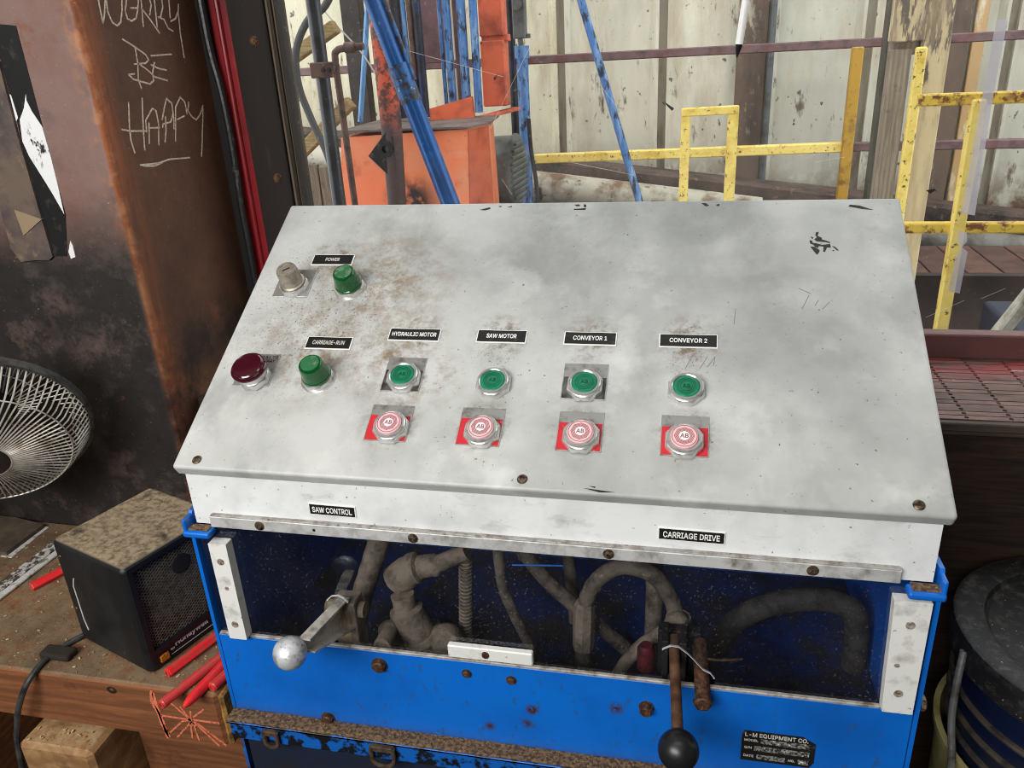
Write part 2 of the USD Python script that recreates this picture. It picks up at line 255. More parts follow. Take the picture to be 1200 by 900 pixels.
# ------------------------------------------------------------------ palette
GRIME = (0.012, 0.010, 0.009)
m_lid = mat('grey_painted_lid', lin(195, 196, 193), 0.45, 0, [
    dict(color=lin(150, 152, 149), scale=7, lo=0.38, hi=0.72, detail=5, nr=0.6),
    dict(color=lin(120, 121, 118), scale=(9, 5, 5), lo=0.52, hi=0.80, detail=6, nr=0.65, fac=0.8),
    dict(color=lin(226, 227, 224), scale=11, lo=0.55, hi=0.78, detail=5, fac=0.75),
    dict(color=lin(116, 118, 116), scale=9, lo=0.2, hi=0.6, fac=0.55, detail=6, nr=0.7, spots=[((-0.02, 0.27, 0.16), 0.03, 0.2), ((0.22, 0.22, 0.13), 0.02, 0.16), ((0.14, 0.3, 0.17), 0.03, 0.1)]),
    dict(color=lin(128, 102, 70), scale=60, lo=0.44, hi=0.62, detail=7, nr=0.75, fac=0.85, spots=[((-0.2, 0.21, 0.12), 0.02, 0.11), ((-0.16, 0.125, 0.07), 0.01, 0.07), ((-0.25, 0.13, 0.08), 0.01, 0.09), ((-0.12, 0.1, 0.06), 0.0, 0.05), ((-0.2, 0.24, 0.15), 0.0, 0.06)]),
    dict(color=lin(110, 90, 66), scale=75, lo=0.45, hi=0.62, detail=6, nr=0.75, fac=0.9, spots=[((x, y*0.858, y*0.5137), 0.012, r) for x, y, r in ((-0.14, 0.172, 0.042), (-0.05, 0.173, 0.036), (0.042, 0.173, 0.036), (0.137, 0.173, 0.04), (-0.233, 0.158, 0.04), (-0.265, 0.28, 0.04), (-0.14, 0.065, 0.036), (-0.05, 0.065, 0.034), (0.043, 0.065, 0.034), (0.137, 0.065, 0.036))]),
    dict(color=lin(80, 74, 66), kind='noise', scale=300, lo=0.66, hi=0.75, detail=3, fac=0.8, spots=[((-0.1, 0.12, 0.07), 0.0, 0.30), ((0.2, 0.13, 0.08), 0.0, 0.14)]), dict(color=lin(62, 58, 52), kind='noise', scale=240, lo=0.71, hi=0.76, detail=2, fac=0.8),
    dict(color=lin(52, 48, 44), kind='noise', scale=420, lo=0.60, hi=0.68, detail=2, fac=0.75, spots=[((-0.26, 0.17, 0.1), 0.03, 0.13), ((0.137, 0.125, 0.075), 0.006, 0.03), ((-0.05, 0.125, 0.075), 0.004, 0.03), ((-0.29, 0.23, 0.14), 0.0, 0.06)]),
    dict(color=lin(70, 62, 52), kind='noise', scale=130, lo=0.755, hi=0.80, detail=3, fac=0.7)], bump=(70, 0.10, 0.001), rough_var=0.08)
m_white = mat('white_painted_steel', lin(228, 230, 230), 0.45, 0, [
    dict(color=lin(196, 198, 198), scale=14, lo=0.45, hi=0.75, detail=5),
    dict(color=lin(150, 148, 142), scale=(30, 30, 60), lo=0.58, hi=0.8, detail=5, fac=0.6),
    dict(color=lin(70, 66, 60), scale=220, lo=0.70, hi=0.76, detail=2, fac=0.8)], bump=(60, 0.06, 0.001))
m_blue = mat('blue_painted_steel', (0.0015, 0.145, 0.62), 0.38, 0, [
    dict(color=(0.002, 0.10, 0.45), scale=9, lo=0.42, hi=0.72, detail=4),
    dict(color=(0.02, 0.09, 0.25), scale=(120, 120, 60), lo=0.62, hi=0.70, detail=3, fac=0.7),
    dict(color=lin(66, 44, 34), scale=38, lo=0.735, hi=0.76, detail=5, fac=1),
    dict(color=lin(64, 42, 30), scale=150, lo=0.38, hi=0.42, detail=5, fac=1, spots=[((-0.004, 0.006, -0.261), 0.003, 0.009), ((-0.010, 0.006, -0.28), 0.001, 0.008), ((0.081, 0.006, -0.245), 0.001, 0.010), ((-0.05, 0.006, -0.29), 0.001, 0.008)]),
    dict(color=lin(70, 58, 44), scale=90, lo=0.35, hi=0.6, detail=4, fac=0.9, axis=[('z', -0.296, -0.315)], wob=0.012)], bump=(80, 0.10, 0.001))
m_bluedark = mat('dusty_navy_steel', lin(10, 44, 104), 0.6, 0, [
    dict(color=lin(46, 44, 42), scale=18, lo=0.42, hi=0.62, detail=6), dict(color=lin(18, 18, 20), scale=40, lo=0.5, hi=0.7, detail=5, fac=0.7)], bump=(60, 0.2, 0.002))
m_cavity = mat('navy_cabinet_inside', (0.004, 0.11, 0.46), 0.6, 0, [dict(color=lin(60, 60, 66), scale=9, lo=0.46, hi=0.75, detail=5, fac=0.7)])
m_alu = mat('brushed_aluminium', lin(214, 214, 212), 0.42, 0.35, [dict(color=lin(140, 138, 133), scale=60, lo=0.45, hi=0.75, detail=4), dict(color=lin(108, 92, 74), scale=90, lo=0.64, hi=0.76, detail=4, fac=0.7)], bump=(200, 0.15, 0.0006))
m_nut = mat('nickel_plated_nut', lin(222, 222, 220), 0.24, 0.7, [dict(color=lin(150, 146, 140), scale=120, lo=0.5, hi=0.8, detail=3)])
m_plate = mat('legend_silver', lin(190, 190, 186), 0.34, 0.7, [dict(color=lin(118, 108, 94), scale=80, lo=0.5, hi=0.75, detail=4)])
m_platedark = mat('legend_worn_black', lin(96, 95, 92), 0.45, 0.3, [dict(color=lin(48, 46, 44), scale=90, lo=0.42, hi=0.6, detail=4), dict(color=lin(130, 118, 100), scale=150, lo=0.6, hi=0.72, fac=0.7)])
m_platered = mat('legend_red', lin(196, 36, 48), 0.45, 0, [dict(color=lin(214, 120, 120), scale=130, lo=0.62, hi=0.74), dict(color=lin(110, 30, 30), scale=60, lo=0.58, hi=0.74)])
m_green = mat('green_button_cap', lin(14, 128, 88), 0.4, 0, [dict(color=lin(8, 96, 66), scale=120, lo=0.45, hi=0.7)])
m_greenline = mat('green_button_print', lin(4, 72, 50), 0.5)
m_pink = mat('faded_red_cap', lin(238, 190, 194), 0.45, 0, [dict(color=lin(222, 196, 194), scale=90, lo=0.45, hi=0.65)])
m_pinkline = mat('faded_red_print', lin(150, 78, 88), 0.5)
m_ink = mat('black_print', lin(42, 26, 30), 0.5)
def lens(name, col, rough=0.12):
    return usdkit.material(stage, '/World/Looks/' + name, {'p': ('principled_bsdf', {'base_color': col, 'roughness': rough, 'transmission_weight': 0.55, 'ior': 1.49, 'coat_weight': 0.4})}, [], surface='p.BSDF')
m_greenlens = lens('green_ribbed_lens', (0.003, 0.16, 0.032)); m_redlens = lens('dark_red_lens', (0.10, 0.002, 0.012))
m_greentop = mat('dusty_green_lens_top', lin(44, 104, 66), 0.4, 0, [dict(color=lin(120, 128, 108), scale=160, lo=0.5, hi=0.65)])
m_redglow = mat('dark_red_plastic', (0.045, 0.002, 0.008), 0.15, 0, extra={'coat_weight': 0.6})
m_black = mat('black_label', lin(26, 25, 24), 0.4, 0, [dict(color=lin(70, 66, 58), scale=160, lo=0.62, hi=0.72)])
m_label_white = mat('white_label_print', lin(238, 238, 234), 0.5)
m_labelworn = mat('worn_label_print', lin(200, 198, 190), 0.5)
m_chip = mat('bare_black_chip', lin(30, 27, 25), 0.6)
m_scratch = mat('grey_scratch', lin(118, 118, 114), 0.5)
m_rustbolt = mat('rusty_bolt', lin(98, 66, 44), 0.65, 0.4, [dict(color=lin(52, 36, 28), scale=220, lo=0.42, hi=0.62), dict(color=lin(150, 128, 104), scale=300, lo=0.62, hi=0.72)], bump=(300, 0.4, 0.001))
m_screw = mat('dirty_steel_screw', lin(120, 104, 88), 0.45, 0.6, [dict(color=lin(58, 42, 32), scale=260, lo=0.42, hi=0.62)])
m_bscrew = mat('grey_block_screw', lin(168, 158, 146), 0.5, 0.2, [dict(color=lin(104, 88, 74), scale=300, lo=0.45, hi=0.62)])
m_uhmw = mat('white_plastic_block', lin(226, 226, 222), 0.5, 0, [dict(color=lin(168, 164, 156), scale=50, lo=0.52, hi=0.76, detail=5), dict(color=lin(96, 80, 64), scale=140, lo=0.67, hi=0.74, fac=0.8)], bump=(90, 0.1, 0.001), extra={'subsurface_weight': 0.0})
m_sawdust = mat('brown_sawdust', lin(132, 104, 74), 0.9, 0, [dict(color=lin(70, 52, 36), scale=260, lo=0.4, hi=0.6), dict(color=lin(196, 166, 120), scale=420, lo=0.62, hi=0.70)], bump=(500, 0.9, 0.002))
m_hose = mat('dust_caked_hose', lin(118, 104, 88), 0.85, 0, [dict(color=lin(66, 57, 49), scale=60, lo=0.42, hi=0.65, detail=5), dict(color=lin(158, 140, 114), scale=160, lo=0.6, hi=0.72, fac=0.8)], bump=(150, 0.6, 0.002))
m_edge = mat('dusty_grey_edge', lin(168, 166, 162), 0.6, 0.2, [dict(color=lin(112, 96, 82), scale=90, lo=0.45, hi=0.7), dict(color=lin(66, 52, 42), scale=140, lo=0.60, hi=0.72)], bump=(200, 0.4, 0.001))
m_fitting = mat('dust_caked_fitting', lin(146, 128, 108), 0.85, 0, [dict(color=lin(88, 76, 64), scale=50, lo=0.45, hi=0.68, detail=5)], bump=(110, 0.8, 0.003))
m_pane = pane_mat('dusty_clear_pane', (0.86, 0.88, 0.91), lin(120, 116, 112), 0.018, 420, 0.66, 0.73, 0.40, (11, 11, 7))
m_glass = pane_mat('scratched_window_sheet', (0.93, 0.94, 0.93), lin(205, 202, 196), 0.012, 150, 0.66, 0.74, 0.12, (5, 5, 9))

# ------------------------------------------------------------------ setting: cab
FLOOR = -0.80
m_floor = mat('dirty_cab_floor', lin(46, 40, 35), 0.9, 0, [dict(color=lin(20, 18, 17), scale=6, lo=0.4, hi=0.65)], bump=(30, 0.5, 0.004))
obj('floor', box((-1.7, -2.3, FLOOR-0.05), (2.3, 0.36, FLOOR)), m_floor, label='dark dirty cab floor under the console', cat='floor', kind='structure')
m_ply = mat('dark_stained_plywood', lin(58, 36, 21), 0.75, 0, [
    dict(scale=(5, 5, 60), lo=0.36, hi=0.62, detail=6, nr=0.65, dist=2.5, color=lin(26, 15, 9)),
    dict(kind='wave', wave='rings', dir='y', scale=(30, 10, 55), dist=2, lo=0.35, hi=0.7, color=lin(20, 11, 7), spots=[((0.57, 0.36, -0.18), 0.01, 0.06)])], bump=(40, 0.3, 0.002))
obj('wall_front', box((-0.57, 0.362, FLOOR), (2.22, 0.385, -0.097)), m_ply, label='dark plywood wall under the window ledge', cat='wall', kind='structure')
m_ceiling = mat('cab_ceiling_boards', lin(120, 112, 100), 0.8, 0, [dict(color=lin(86, 78, 68), scale=4, lo=0.4, hi=0.7)])
obj('ceiling', box((-1.7, -2.3, 1.28), (2.3, 0.60, 1.34)), m_ceiling, label='plain cab ceiling over the console', cat='ceiling', kind='structure')
m_cabwall = mat('cab_wall_paint', lin(112, 108, 100), 0.8, 0, [dict(color=lin(84, 80, 74), scale=4, lo=0.4, hi=0.7)])
obj('wall_left', box((-1.7, -2.3, FLOOR), (-1.62, 0.60, 1.28)), m_cabwall, label='plain left cab wall', cat='wall', kind='structure')
obj('wall_right', box((2.22, -2.3, FLOOR), (2.3, 0.60, 1.28)), m_cabwall, label='plain right cab wall', cat='wall', kind='structure')
obj('wall_back', box((-1.62, -2.3, FLOOR), (2.22, -2.22, 1.28)), m_cabwall, label='plain back cab wall behind the viewer', cat='wall', kind='structure')

# rusty steel column in the corner, its left face worn paint, its right face brown mill scale
m_col = mat('rusty_painted_column', lin(102, 66, 45), 0.66, 0.1, [
    dict(color=lin(76, 50, 36), scale=7, lo=0.4, hi=0.7, detail=5),
    dict(color=lin(168, 92, 50), scale=(9, 60, 5), lo=0.36, hi=0.60, detail=6, nr=0.7, axis=[('y', 0.372, 0.335)], wob=0.03, fac=0.9),
    dict(color=lin(132, 106, 98), scale=16, lo=0.15, hi=0.30, detail=4, axis=[('y', 0.3095, 0.3085)]),
    dict(color=lin(126, 90, 80), scale=9, lo=0.45, hi=0.66, detail=6, axis=[('y', 0.3095, 0.3085)], fac=0.8),
    dict(color=lin(178, 122, 84), scale=55, lo=0.45, hi=0.62, detail=5, axis=[('x', -0.606, -0.586), ('y', 0.325, 0.311)], fac=0.8),
    dict(color=lin(38, 33, 31), scale=11, lo=0.24, hi=0.46, detail=7, nr=0.68, axis=[('z', 0.29, 0.19), ('y', 0.312, 0.3085)], wob=0.14),
    dict(color=lin(34, 27, 24), scale=9, lo=0.40, hi=0.6, detail=7, nr=0.7, axis=[('z', 0.12, -0.02)], fac=0.85),
    dict(color=lin(36, 30, 28), scale=14, lo=0.62, hi=0.70, detail=6, nr=0.7, fac=0.8),
    dict(color=lin(126, 74, 46), scale=13, lo=0.62, hi=0.70, detail=6, nr=0.7, fac=0.7),
    dict(color=lin(92, 80, 76), scale=20, lo=0.52, hi=0.72, detail=6, nr=0.7, fac=0.6, axis=[('y', 0.3095, 0.3085)]), dict(color=lin(190, 170, 150), scale=260, lo=0.70, hi=0.75, detail=2, fac=0.6)], bump=(45, 0.35, 0.002), rough_var=0.15)
colp = Polygon([(-1.6, 0.308), (-0.579, 0.308), (-0.579, 0.60), (-1.6, 0.60)]).buffer(-0.010).buffer(0.010, resolution=6)
col = obj('steel_column', prism(colp, 2.08, T(X_, Y_, Z_, o=(0, 0, FLOOR))), m_col, label='rusty steel column with chalk handwriting on its right face', cat='column', kind='structure', smooth=50)
obj('corner_filler', box((-0.5795, 0.5645, FLOOR), (-0.552, 0.60, 1.28)), mat('black_sealant', lin(26, 24, 23), 0.7), col, smooth=False)  # added dark strip closing the bright slit between column and red angle
m_chalk = mat('white_chalk', lin(232, 216, 198), 0.9, 0, [dict(color=lin(150, 120, 98), scale=500, lo=0.46, hi=0.60)])
MC = T(Y_, Z_, X_, o=(-0.5790, 0, 0))
for nm, strokes in (('WORRY', CHALK_WORRY), ('BE', CHALK_BE), ('HAPPY', CHALK_HAPPY)):
    obj('chalk_writing', [ribbon(s, 0.0021, MC) for s in strokes], m_chalk, col, label=f'white chalk word {nm} on the brown steel', smooth=False)
MYL = T(X_, Z_, -Y_, o=(0, 0.308, 0))       # faces the viewer
m_tape = mat('black_tape', lin(30, 30, 31), 0.35, 0, [dict(color=lin(60, 58, 56), scale=60, lo=0.58, hi=0.7)], bump=(90, 0.2, 0.001))
t = obj('tape_strip', prism(TAPE, 0.0009, MYL), m_tape, label='black tape strip stuck down the left face of the rusty column', cat='tape', smooth=False)
m_paper = mat('torn_white_sticker', lin(236, 236, 236), 0.5, 0, [dict(color=lin(40, 38, 36), scale=(60, 60, 34), lo=0.55, hi=0.6, detail=6, nr=0.7, spots=[((-0.682, 0.308, 0.272), 0.012, 0.034)])])
for P in (WHITE_LABEL, WHITE_SLIVER, WHITE_EDGE):
    obj('torn_sticker', prism(P, 0.0013, MYL), m_paper, t, label='torn white sticker remains on black tape', smooth=False)
m_oldplate = mat('dusty_brown_plate', lin(112, 96, 84), 0.6, 0.2, [dict(color=lin(74, 66, 70), scale=20, lo=0.42, hi=0.66, detail=5), dict(color=lin(146, 122, 96), scale=30, lo=0.58, hi=0.72)], bump=(60, 0.3, 0.002))
pl = obj('backing_strip', prism(OLD_PLATE, 0.004, MYL), m_oldplate, label='dusty brown flat strip beside the black tape on the column', cat='strip', smooth=False)
m_peel = mat('peeled_tape_corner', lin(150, 130, 104), 0.5)
obj('peeled_corner', prism(PEEL, 0.0052, MYL), m_peel, pl, label='peeled tan triangle', smooth=False)
m_speck = mat('white_paint_fleck', lin(214, 212, 206), 0.5)

# strip of black cable, red angle and bolted wood jamb between column and window
m_cable = mat('black_cable', lin(34, 34, 36), 0.35, 0, [dict(color=lin(96, 92, 88), scale=(60, 60, 30), lo=0.62, hi=0.70)], bump=(60, 0.5, 0.003))
P = [(-0.5597, 0.548, 1.28), (-0.5597, 0.548, 0.70), (-0.5587, 0.546, 0.442), (-0.5575, 0.546, 0.375), (-0.5515, 0.546, 0.317), (-0.550, 0.546, 0.244), (-0.5525, 0.546, 0.14), (-0.5520, 0.546, 0.05), (-0.556, 0.546, -0.3), (-0.556, 0.546, FLOOR)]
obj('black_cable', tube(spline(P, 8), 0.0055, 10), m_cable, label='black cable running down beside the red steel angle', cat='cable')
m_red = mat('red_painted_angle', lin(138, 30, 36), 0.35, 0, [dict(color=lin(92, 24, 28), scale=8, lo=0.42, hi=0.68), dict(color=lin(40, 24, 24), scale=(30, 30, 12), lo=0.60, hi=0.70, detail=5), dict(color=lin(186, 92, 90), scale=(160, 160, 20), lo=0.66, hi=0.74, fac=0.6)], bump=(50, 0.2, 0.001))
obj('trim_1', [box((-0.556, 0.560, FLOOR), (-0.528, 0.566, 1.28)), tube([(-0.5415, 0.558, FLOOR), (-0.5415, 0.558, 1.28)], 0.004, 10), box((-0.528, 0.552, FLOOR), (-0.523, 0.60, 1.28))], m_red, label='red painted steel angle between column and window jamb', cat='trim', kind='structure')
m_jamb = mat('dark_oiled_wood', lin(31, 21, 15), 0.85, 0, [dict(scale=(60, 60, 7), lo=0.35, hi=0.65, detail=6, color=lin(26, 19, 15)), dict(color=lin(64, 46, 34), scale=(50, 50, 5), lo=0.58, hi=0.74)], bump=(50, 0.4, 0.002))
j = obj('trim_2', cbox((-0.522, 0.548, FLOOR), (-0.467, 0.60, 1.28), 0.002), m_jamb, label='dark wooden window jamb with two bolts', cat='trim', kind='structure')
for x, z in ((-0.4855, 0.385), (-0.4835, 0.192)):
    obj('hex_bolt', [hexhead(T(X_, Z_, -Y_, o=(x, 0.548, z)), 0.0062, 0.005), put(lathe([(0, 0), (0.0072, 0), (0.0072, 0.0012), (0, 0.0012)], 16), T(X_, Z_, -Y_, o=(x, 0.548, z)))], m_rustbolt, j, label='rusty hex bolt')
m_bead = mat('weathered_wood_bead', lin(92, 76, 58), 0.75, 0, [dict(kind='wave', wave='bands', dir='x', scale=(60, 60, 1.5), dist=4, lo=0.3, hi=0.8, color=lin(40, 32, 26))], bump=(60, 0.4, 0.002))
obj('glazing_bead', [cbox((-0.466, 0.556, -0.02), (-0.4605, 0.60, 1.28), 0.001), cbox((-0.4598, 0.565, -0.02), (-0.4555, 0.60, 1.28), 0.001)], m_bead, j, label='lighter weathered wood bead beside the pane')

# ledge: perforated slats, maroon upstand, front nosing
led = thing('window_ledge', 'maroon slatted steel ledge under the window, right of the console', 'ledge', (0.65, 0.36, -0.09), kind='structure')
m_slat = [mat(f'worn_maroon_slat_{i}', b, 0.55, 0.2, [dict(color=lin(72, 54, 50), scale=(20, 60, 60), lo=0.42, hi=0.66, detail=5), dict(color=lin(150, 66, 66), scale=(10, 30, 10), lo=0.42, hi=0.6, axis=[('y', 0.50, 0.56)], wob=0.05), dict(color=lin(216, 200, 190), scale=(45, 90, 45), lo=0.71, hi=0.73, detail=3)], bump=(90, 0.3, 0.001)) for i, b in enumerate((lin(116, 86, 79), lin(104, 80, 73), lin(126, 94, 86)))]
m_under = mat('black_gap', lin(18, 14, 13), 0.9)
obj('ledge_board', box((-0.45, 0.362, -0.095), (2.22, 0.60, -0.0835)), m_under, led)
rows = 18; dy = (0.572-0.3635)/rows
for k in range(30):
    x0 = 0.28+0.049*k-0.006
    for i in range(rows):
        if k > 13: continue
        y0 = 0.3635+dy*i
        e = dy-0.0007; h0, h1_ = 0.30*dy, 0.74*dy; q = 0.0021
        out_ = Polygon([(x0+0.0003, y0+0.0007), (x0+0.0487, y0+0.0007), (x0+0.0487, y0+h0), (x0+0.0487-q, y0+h0), (x0+0.0487-q, y0+h1_), (x0+0.0487, y0+h1_), (x0+0.0487, y0+e), (x0+0.0003, y0+e), (x0+0.0003, y0+h1_), (x0+0.0003+q, y0+h1_), (x0+0.0003+q, y0+h0), (x0+0.0003, y0+h0)])
        obj('slat', prism(out_, 0.0030+0.0003*((i*7+k*3) % 3), T(X_, Y_, Z_, o=(0, 0, -0.0840))), m_slat[(i*5+k*3) % 3], led, smooth=False)
m_maroon = mat('maroon_upstand', lin(112, 74, 72), 0.45, 0.0, [dict(color=lin(92, 62, 62), scale=12, lo=0.42, hi=0.68, detail=5), dict(color=lin(140, 90, 84), scale=(40, 40, 90), lo=0.62, hi=0.72, fac=0.6)], bump=(60, 0.2, 0.001))
obj('upstand', cbox((-0.455, 0.5735, -0.083), (2.22, 0.60, -0.047), 0.002), m_maroon, led, label='maroon steel upstand at the foot of the pane')
obj('nosing', [cbox((-0.45, 0.352, -0.0925), (2.22, 0.3625, -0.0815), 0.0015), cbox((-0.45, 0.355, -0.0985), (2.22, 0.3625, -0.0930), 0.001)], mat('dark_nosing_wood', lin(84, 68, 58), 0.7, 0, [dict(scale=(6, 60, 60), lo=0.38, hi=0.65, detail=6, color=lin(48, 38, 32))]), led, label='weathered wooden nosing')
WSCR = [[(-0.1518,0.2526),(-0.0656,0.399)],[(0.0029,0.3098),(0.0739,0.2172)],[(0.2853,0.2007),(0.3269,0.2185)],[(0.049,0.3666),(0.0621,0.3948)],[(0.1068,0.3001),(0.1302,0.3353)],[(0.2968,0.1948),(0.3341,0.2007)],[(0.3126,0.2222),(0.317,0.1887)],[(-0.069,0.2982),(-0.0505,0.312)],[(-0.0374,0.2021),(0.0529,0.1824)],[(0.4654,-0.0228),(0.511,0.003)],[(0.5321,0.0058),(0.5594,0.0207)],[(-0.2638,0.3605),(-0.129,0.3208)],[(-0.1395,0.1799),(-0.1252,0.1573)]]
WBLK = [[(0.0936,0.2798),(0.1006,0.2752),(0.1076,0.2704),(0.1050,0.2672),(0.099,0.2728)],[(0.0912,0.2786),(0.0930,0.2790),(0.0960,0.2742)],[(0.4406,0.155),(0.4508,0.1571),(0.4558,0.1514),(0.4520,0.1545),(0.4465,0.1505)]]
# window sheet and what hangs on it
w = obj('window_1', box((-0.456, 0.577, -0.047), (2.22, 0.580, 1.28)), m_glass, label='scratched clear plastic window sheet behind the console', cat='window', kind='structure', smooth=False)
m_wsc = mat('pale_scratch', lin(206, 204, 198), 0.6); m_wblk = mat('black_scuff', lin(24, 23, 22), 0.6)
WS = T(X_, Z_, -Y_, o=(0, 0.5770, 0))
for P in WSCR: obj('scratch', ribbon(P, 0.00035, WS, 0.0001), m_wsc, w, label='fine pale scratch', smooth=False)
for P in WBLK: obj('scuff', prism(P, 0.0002, WS), m_wblk, w, label='black scuff on the clear sheet', smooth=False)
m_clear = usdkit.material(stage, '/World/Looks/clear_tape', {'t': ('transparent_bsdf', {'color': (0.95, 0.95, 0.97)}), 'd': ('diffuse_bsdf', {'color': (0.75, 0.74, 0.8)}), 'g': ('glossy_bsdf', {'roughness': 0.15}), 'm': ('mix_closure', {'fac': 0.35}), 'm2': ('mix_closure', {'fac': 0.06})}, [('t.BSDF', 'm.closure1'), ('d.BSDF', 'm.closure2'), ('m.closure', 'm2.closure1'), ('g.BSDF', 'm2.closure2')], surface='m2.closure')
for lab, P in (('long strip of clear tape on the window above the lower yellow rail', [(0.4915, 0.36), (0.504, 0.36), (0.5025, 0.255), (0.5055, 0.121), (0.4885, 0.124), (0.4895, 0.255)]), ('short twisted clear tape remnant low on the window', [(0.489, 0.100), (0.4995, 0.098), (0.5015, 0.086), (0.496, 0.078), (0.5045, 0.072), (0.5035, 0.013), (0.4885, 0.016), (0.4905, 0.062), (0.4945, 0.078), (0.489, 0.088)])):
    obj('clear_tape', prism(P, 0.0004, T(X_, Z_, -Y_, o=(0, 0.5769, 0))), m_clear, label=lab, cat='tape', smooth=False)
wr = thing('white_rod', 'white rod with black pointed tip hanging before the window', 'rod', (0.183, 0.5, 0.333))
m_rodw = mat('white_plastic_rod', lin(240, 240, 238), 0.35); m_rodb = mat('black_plastic_tip', lin(14, 14, 15), 0.35)
a, b, c = np.array((0.1880, 0.5, 0.372+0.9)), np.array((0.1852, 0.5, 0.3480)), np.array((0.1832, 0.5, 0.3330))
a = b+(np.array((0.1902, 0.5, 0.3966))-b)*19
obj('shaft', rod(a, b, 0.0047, 14), m_rodw, wr); obj('tip', tube([b, b+(c-b)*0.3, c], [0.0045, 0.0040, 0.0008], 14), m_rodb, wr, label='black pointed tip')

# ------------------------------------------------------------------ console: white control box with sloped lid
TH = 0.5395; CT, ST = math.cos(TH), math.sin(TH)
VS, NL = np.array([0, CT, ST]), np.array([0, -ST, CT])
LID = T(X_, VS, NL)                                   # lid frame: x across, y up the slope, z out
def lidT(x, y, z=0.0, rot=0.0):
    M = LID.copy(); M[:3, 3] = LID[:3, :3] @ np.array([x, y, z])
    if rot: c, s = math.cos(rot), math.sin(rot); M[:3, :3] = M[:3, :3] @ np.array([[c, -s, 0], [s, c, 0], [0, 0, 1]])
    return M
FRONT = T(X_, Z_, -Y_)
def frontT(x, z, y, rot=0.0):
    c, s = math.cos(rot), math.sin(rot); M = np.eye(4); M[:3, :3] = FRONT[:3, :3] @ np.array([[c, -s, 0], [s, c, 0], [0, 0, 1]]); M[:3, 3] = (x, y, z); return M
cb = thing('control_box', 'white sheet metal control box with sloped grey button lid', 'control box', (0, 0.16, -0.0685))
lid = obj('lid', put(rbox((-0.35, 0.0, -0.0150), (0.35, 0.375, 0.0), 0.0035, 8), LID), m_lid, cb, label='sloped grey lid with scuffed dusty paint', smooth=40)
for P in CHIPS: obj('paint_chip', prism(P, 0.00025, LID), m_chip, lid, label='black chip in the grey paint', smooth=False)
for P in SCRATCHES[:-4]+[SCRATCHES[-1]]: obj('scratch', ribbon(P, 0.0007, LID, 0.00012), m_scratch, lid, smooth=False)
for x, y in ((-0.3255, 0.0095), (-0.0027, 0.0105), (0.322, 0.0095)):
    obj('lid_screw', put(trimesh.util.concatenate([lathe([(0, 0), (0.0048, 0), (0.0048, 0.0006), (0.0036, 0.0016), (0.0020, 0.0017), (0.0019, 0.0006), (0, 0.0006)], 18)]), lidT(x, y)), m_screw, lid, label='rusty lid screw')
# body under the lid: a side profile extruded across
prof = [(0.0091, -0.0685), (0.0091, -0.0098), (0.3205, 0.1762), (0.3205, -0.0685)]
body = prism(prof, 0.6858, T(Y_, Z_, X_, o=(-0.3429, 0, 0)))
cut = tm(m3.Manifold.cube((0.640, 0.03, 0.02)).translate((-0.3255, -0.005, -0.0725)))
obj('box_body', body, m_white, cb, label='white painted front and sides', smooth=False)
st = obj('retaining_strip', [cbox((-0.3235, 0.0035, -0.0690), (0.3170, 0.0093, -0.0562), 0.0008), cbox((-0.3235, 0.0040, -0.0575), (0.3170, 0.0093, -0.0560), 0.0003)], m_alu, cb, label='dull aluminium strip holding the pane')
obj('strip_dust', noisy(cbox((-0.3225, 0.0038, -0.0564), (0.3160, 0.0092, -0.0548), 0.0005), 0.0004, 200, 3, 3), m_edge, st, label='tan dust on the strip top')
for x in (-0.269, -0.110, 0.074, 0.247): obj('strip_screw', put(lathe([(0, 0), (0.0050, 0), (0.0050, 0.0006), (0.0034, 0.0008), (0.0033, 0.0022), (0.0016, 0.0026), (0.0014, 0.0012), (0, 0.0012)], 18), frontT(x, -0.0625, 0.0035)), m_screw, st, label='dirty screw')
obj('strip_hole', put(lathe([(0, 0), (0.0016, 0), (0.0016, 0.0002), (0, 0.0002)], 12), frontT(-0.211, -0.0625, 0.0035)), m_chip, st)

def nameplate(text, M, w, h, th, m_txt, label, rim=True, wfrac=0.66, bevel=True, parent=cb):
    n = obj('nameplate', put(cbox((-w/2, -h/2, 0), (w/2, h/2, 0.0012), 0.0004), M), m_label_white if rim else m_black, parent, label=label, smooth=False)
    if rim: obj('plate_face', put(cbox((-w/2+0.0011, -h/2+0.0011, 0.0009), (w/2-0.0011, h/2-0.0011, 0.0016), 0.0002), M), m_black, n, smooth=False)
    M2 = M @ T(X_, Y_, Z_, o=(0, 0, 0.0016 if rim else 0.0012))
    obj('lettering', words(text, th, M2, 0.00025, w*wfrac), m_txt, n, smooth=False)
for text, x, y, w, wf, mt, rot in (('POWER', -0.2645, 0.2795, 0.0505, 0.34, m_labelworn, 0), ('CARRIAGE-RUN', -0.2325, 0.158, 0.0515, 0.70, m_labelworn, 0.0), ('HYDRAULIC MOTOR', -0.141, 0.172, 0.0560, 0.86, m_label_white, 0), ('SAW MOTOR', -0.048, 0.1725, 0.0520, 0.60, m_label_white, 0), ('CONVEYOR 1', 0.042, 0.1725, 0.0525, 0.64, m_label_white, 0), ('CONVEYOR 2', 0.137, 0.1725, 0.0555, 0.64, m_label_white, 0)):
    nameplate(text, lidT(x, y, 0, rot), w, 0.0168, 0.0050, mt, f'black engraved nameplate reading {text}', wfrac=wf)
for text, x, z, w in (('SAW CONTROL', -0.191, -0.0415, 0.0485), ('CARRIAGE DRIVE', 0.1455, -0.0400, 0.0575)):
    nameplate(text, frontT(x, z, 0.0091, -0.012), w, 0.0128, 0.0056, m_label_white, f'black front label reading {text}', wfrac=0.84)

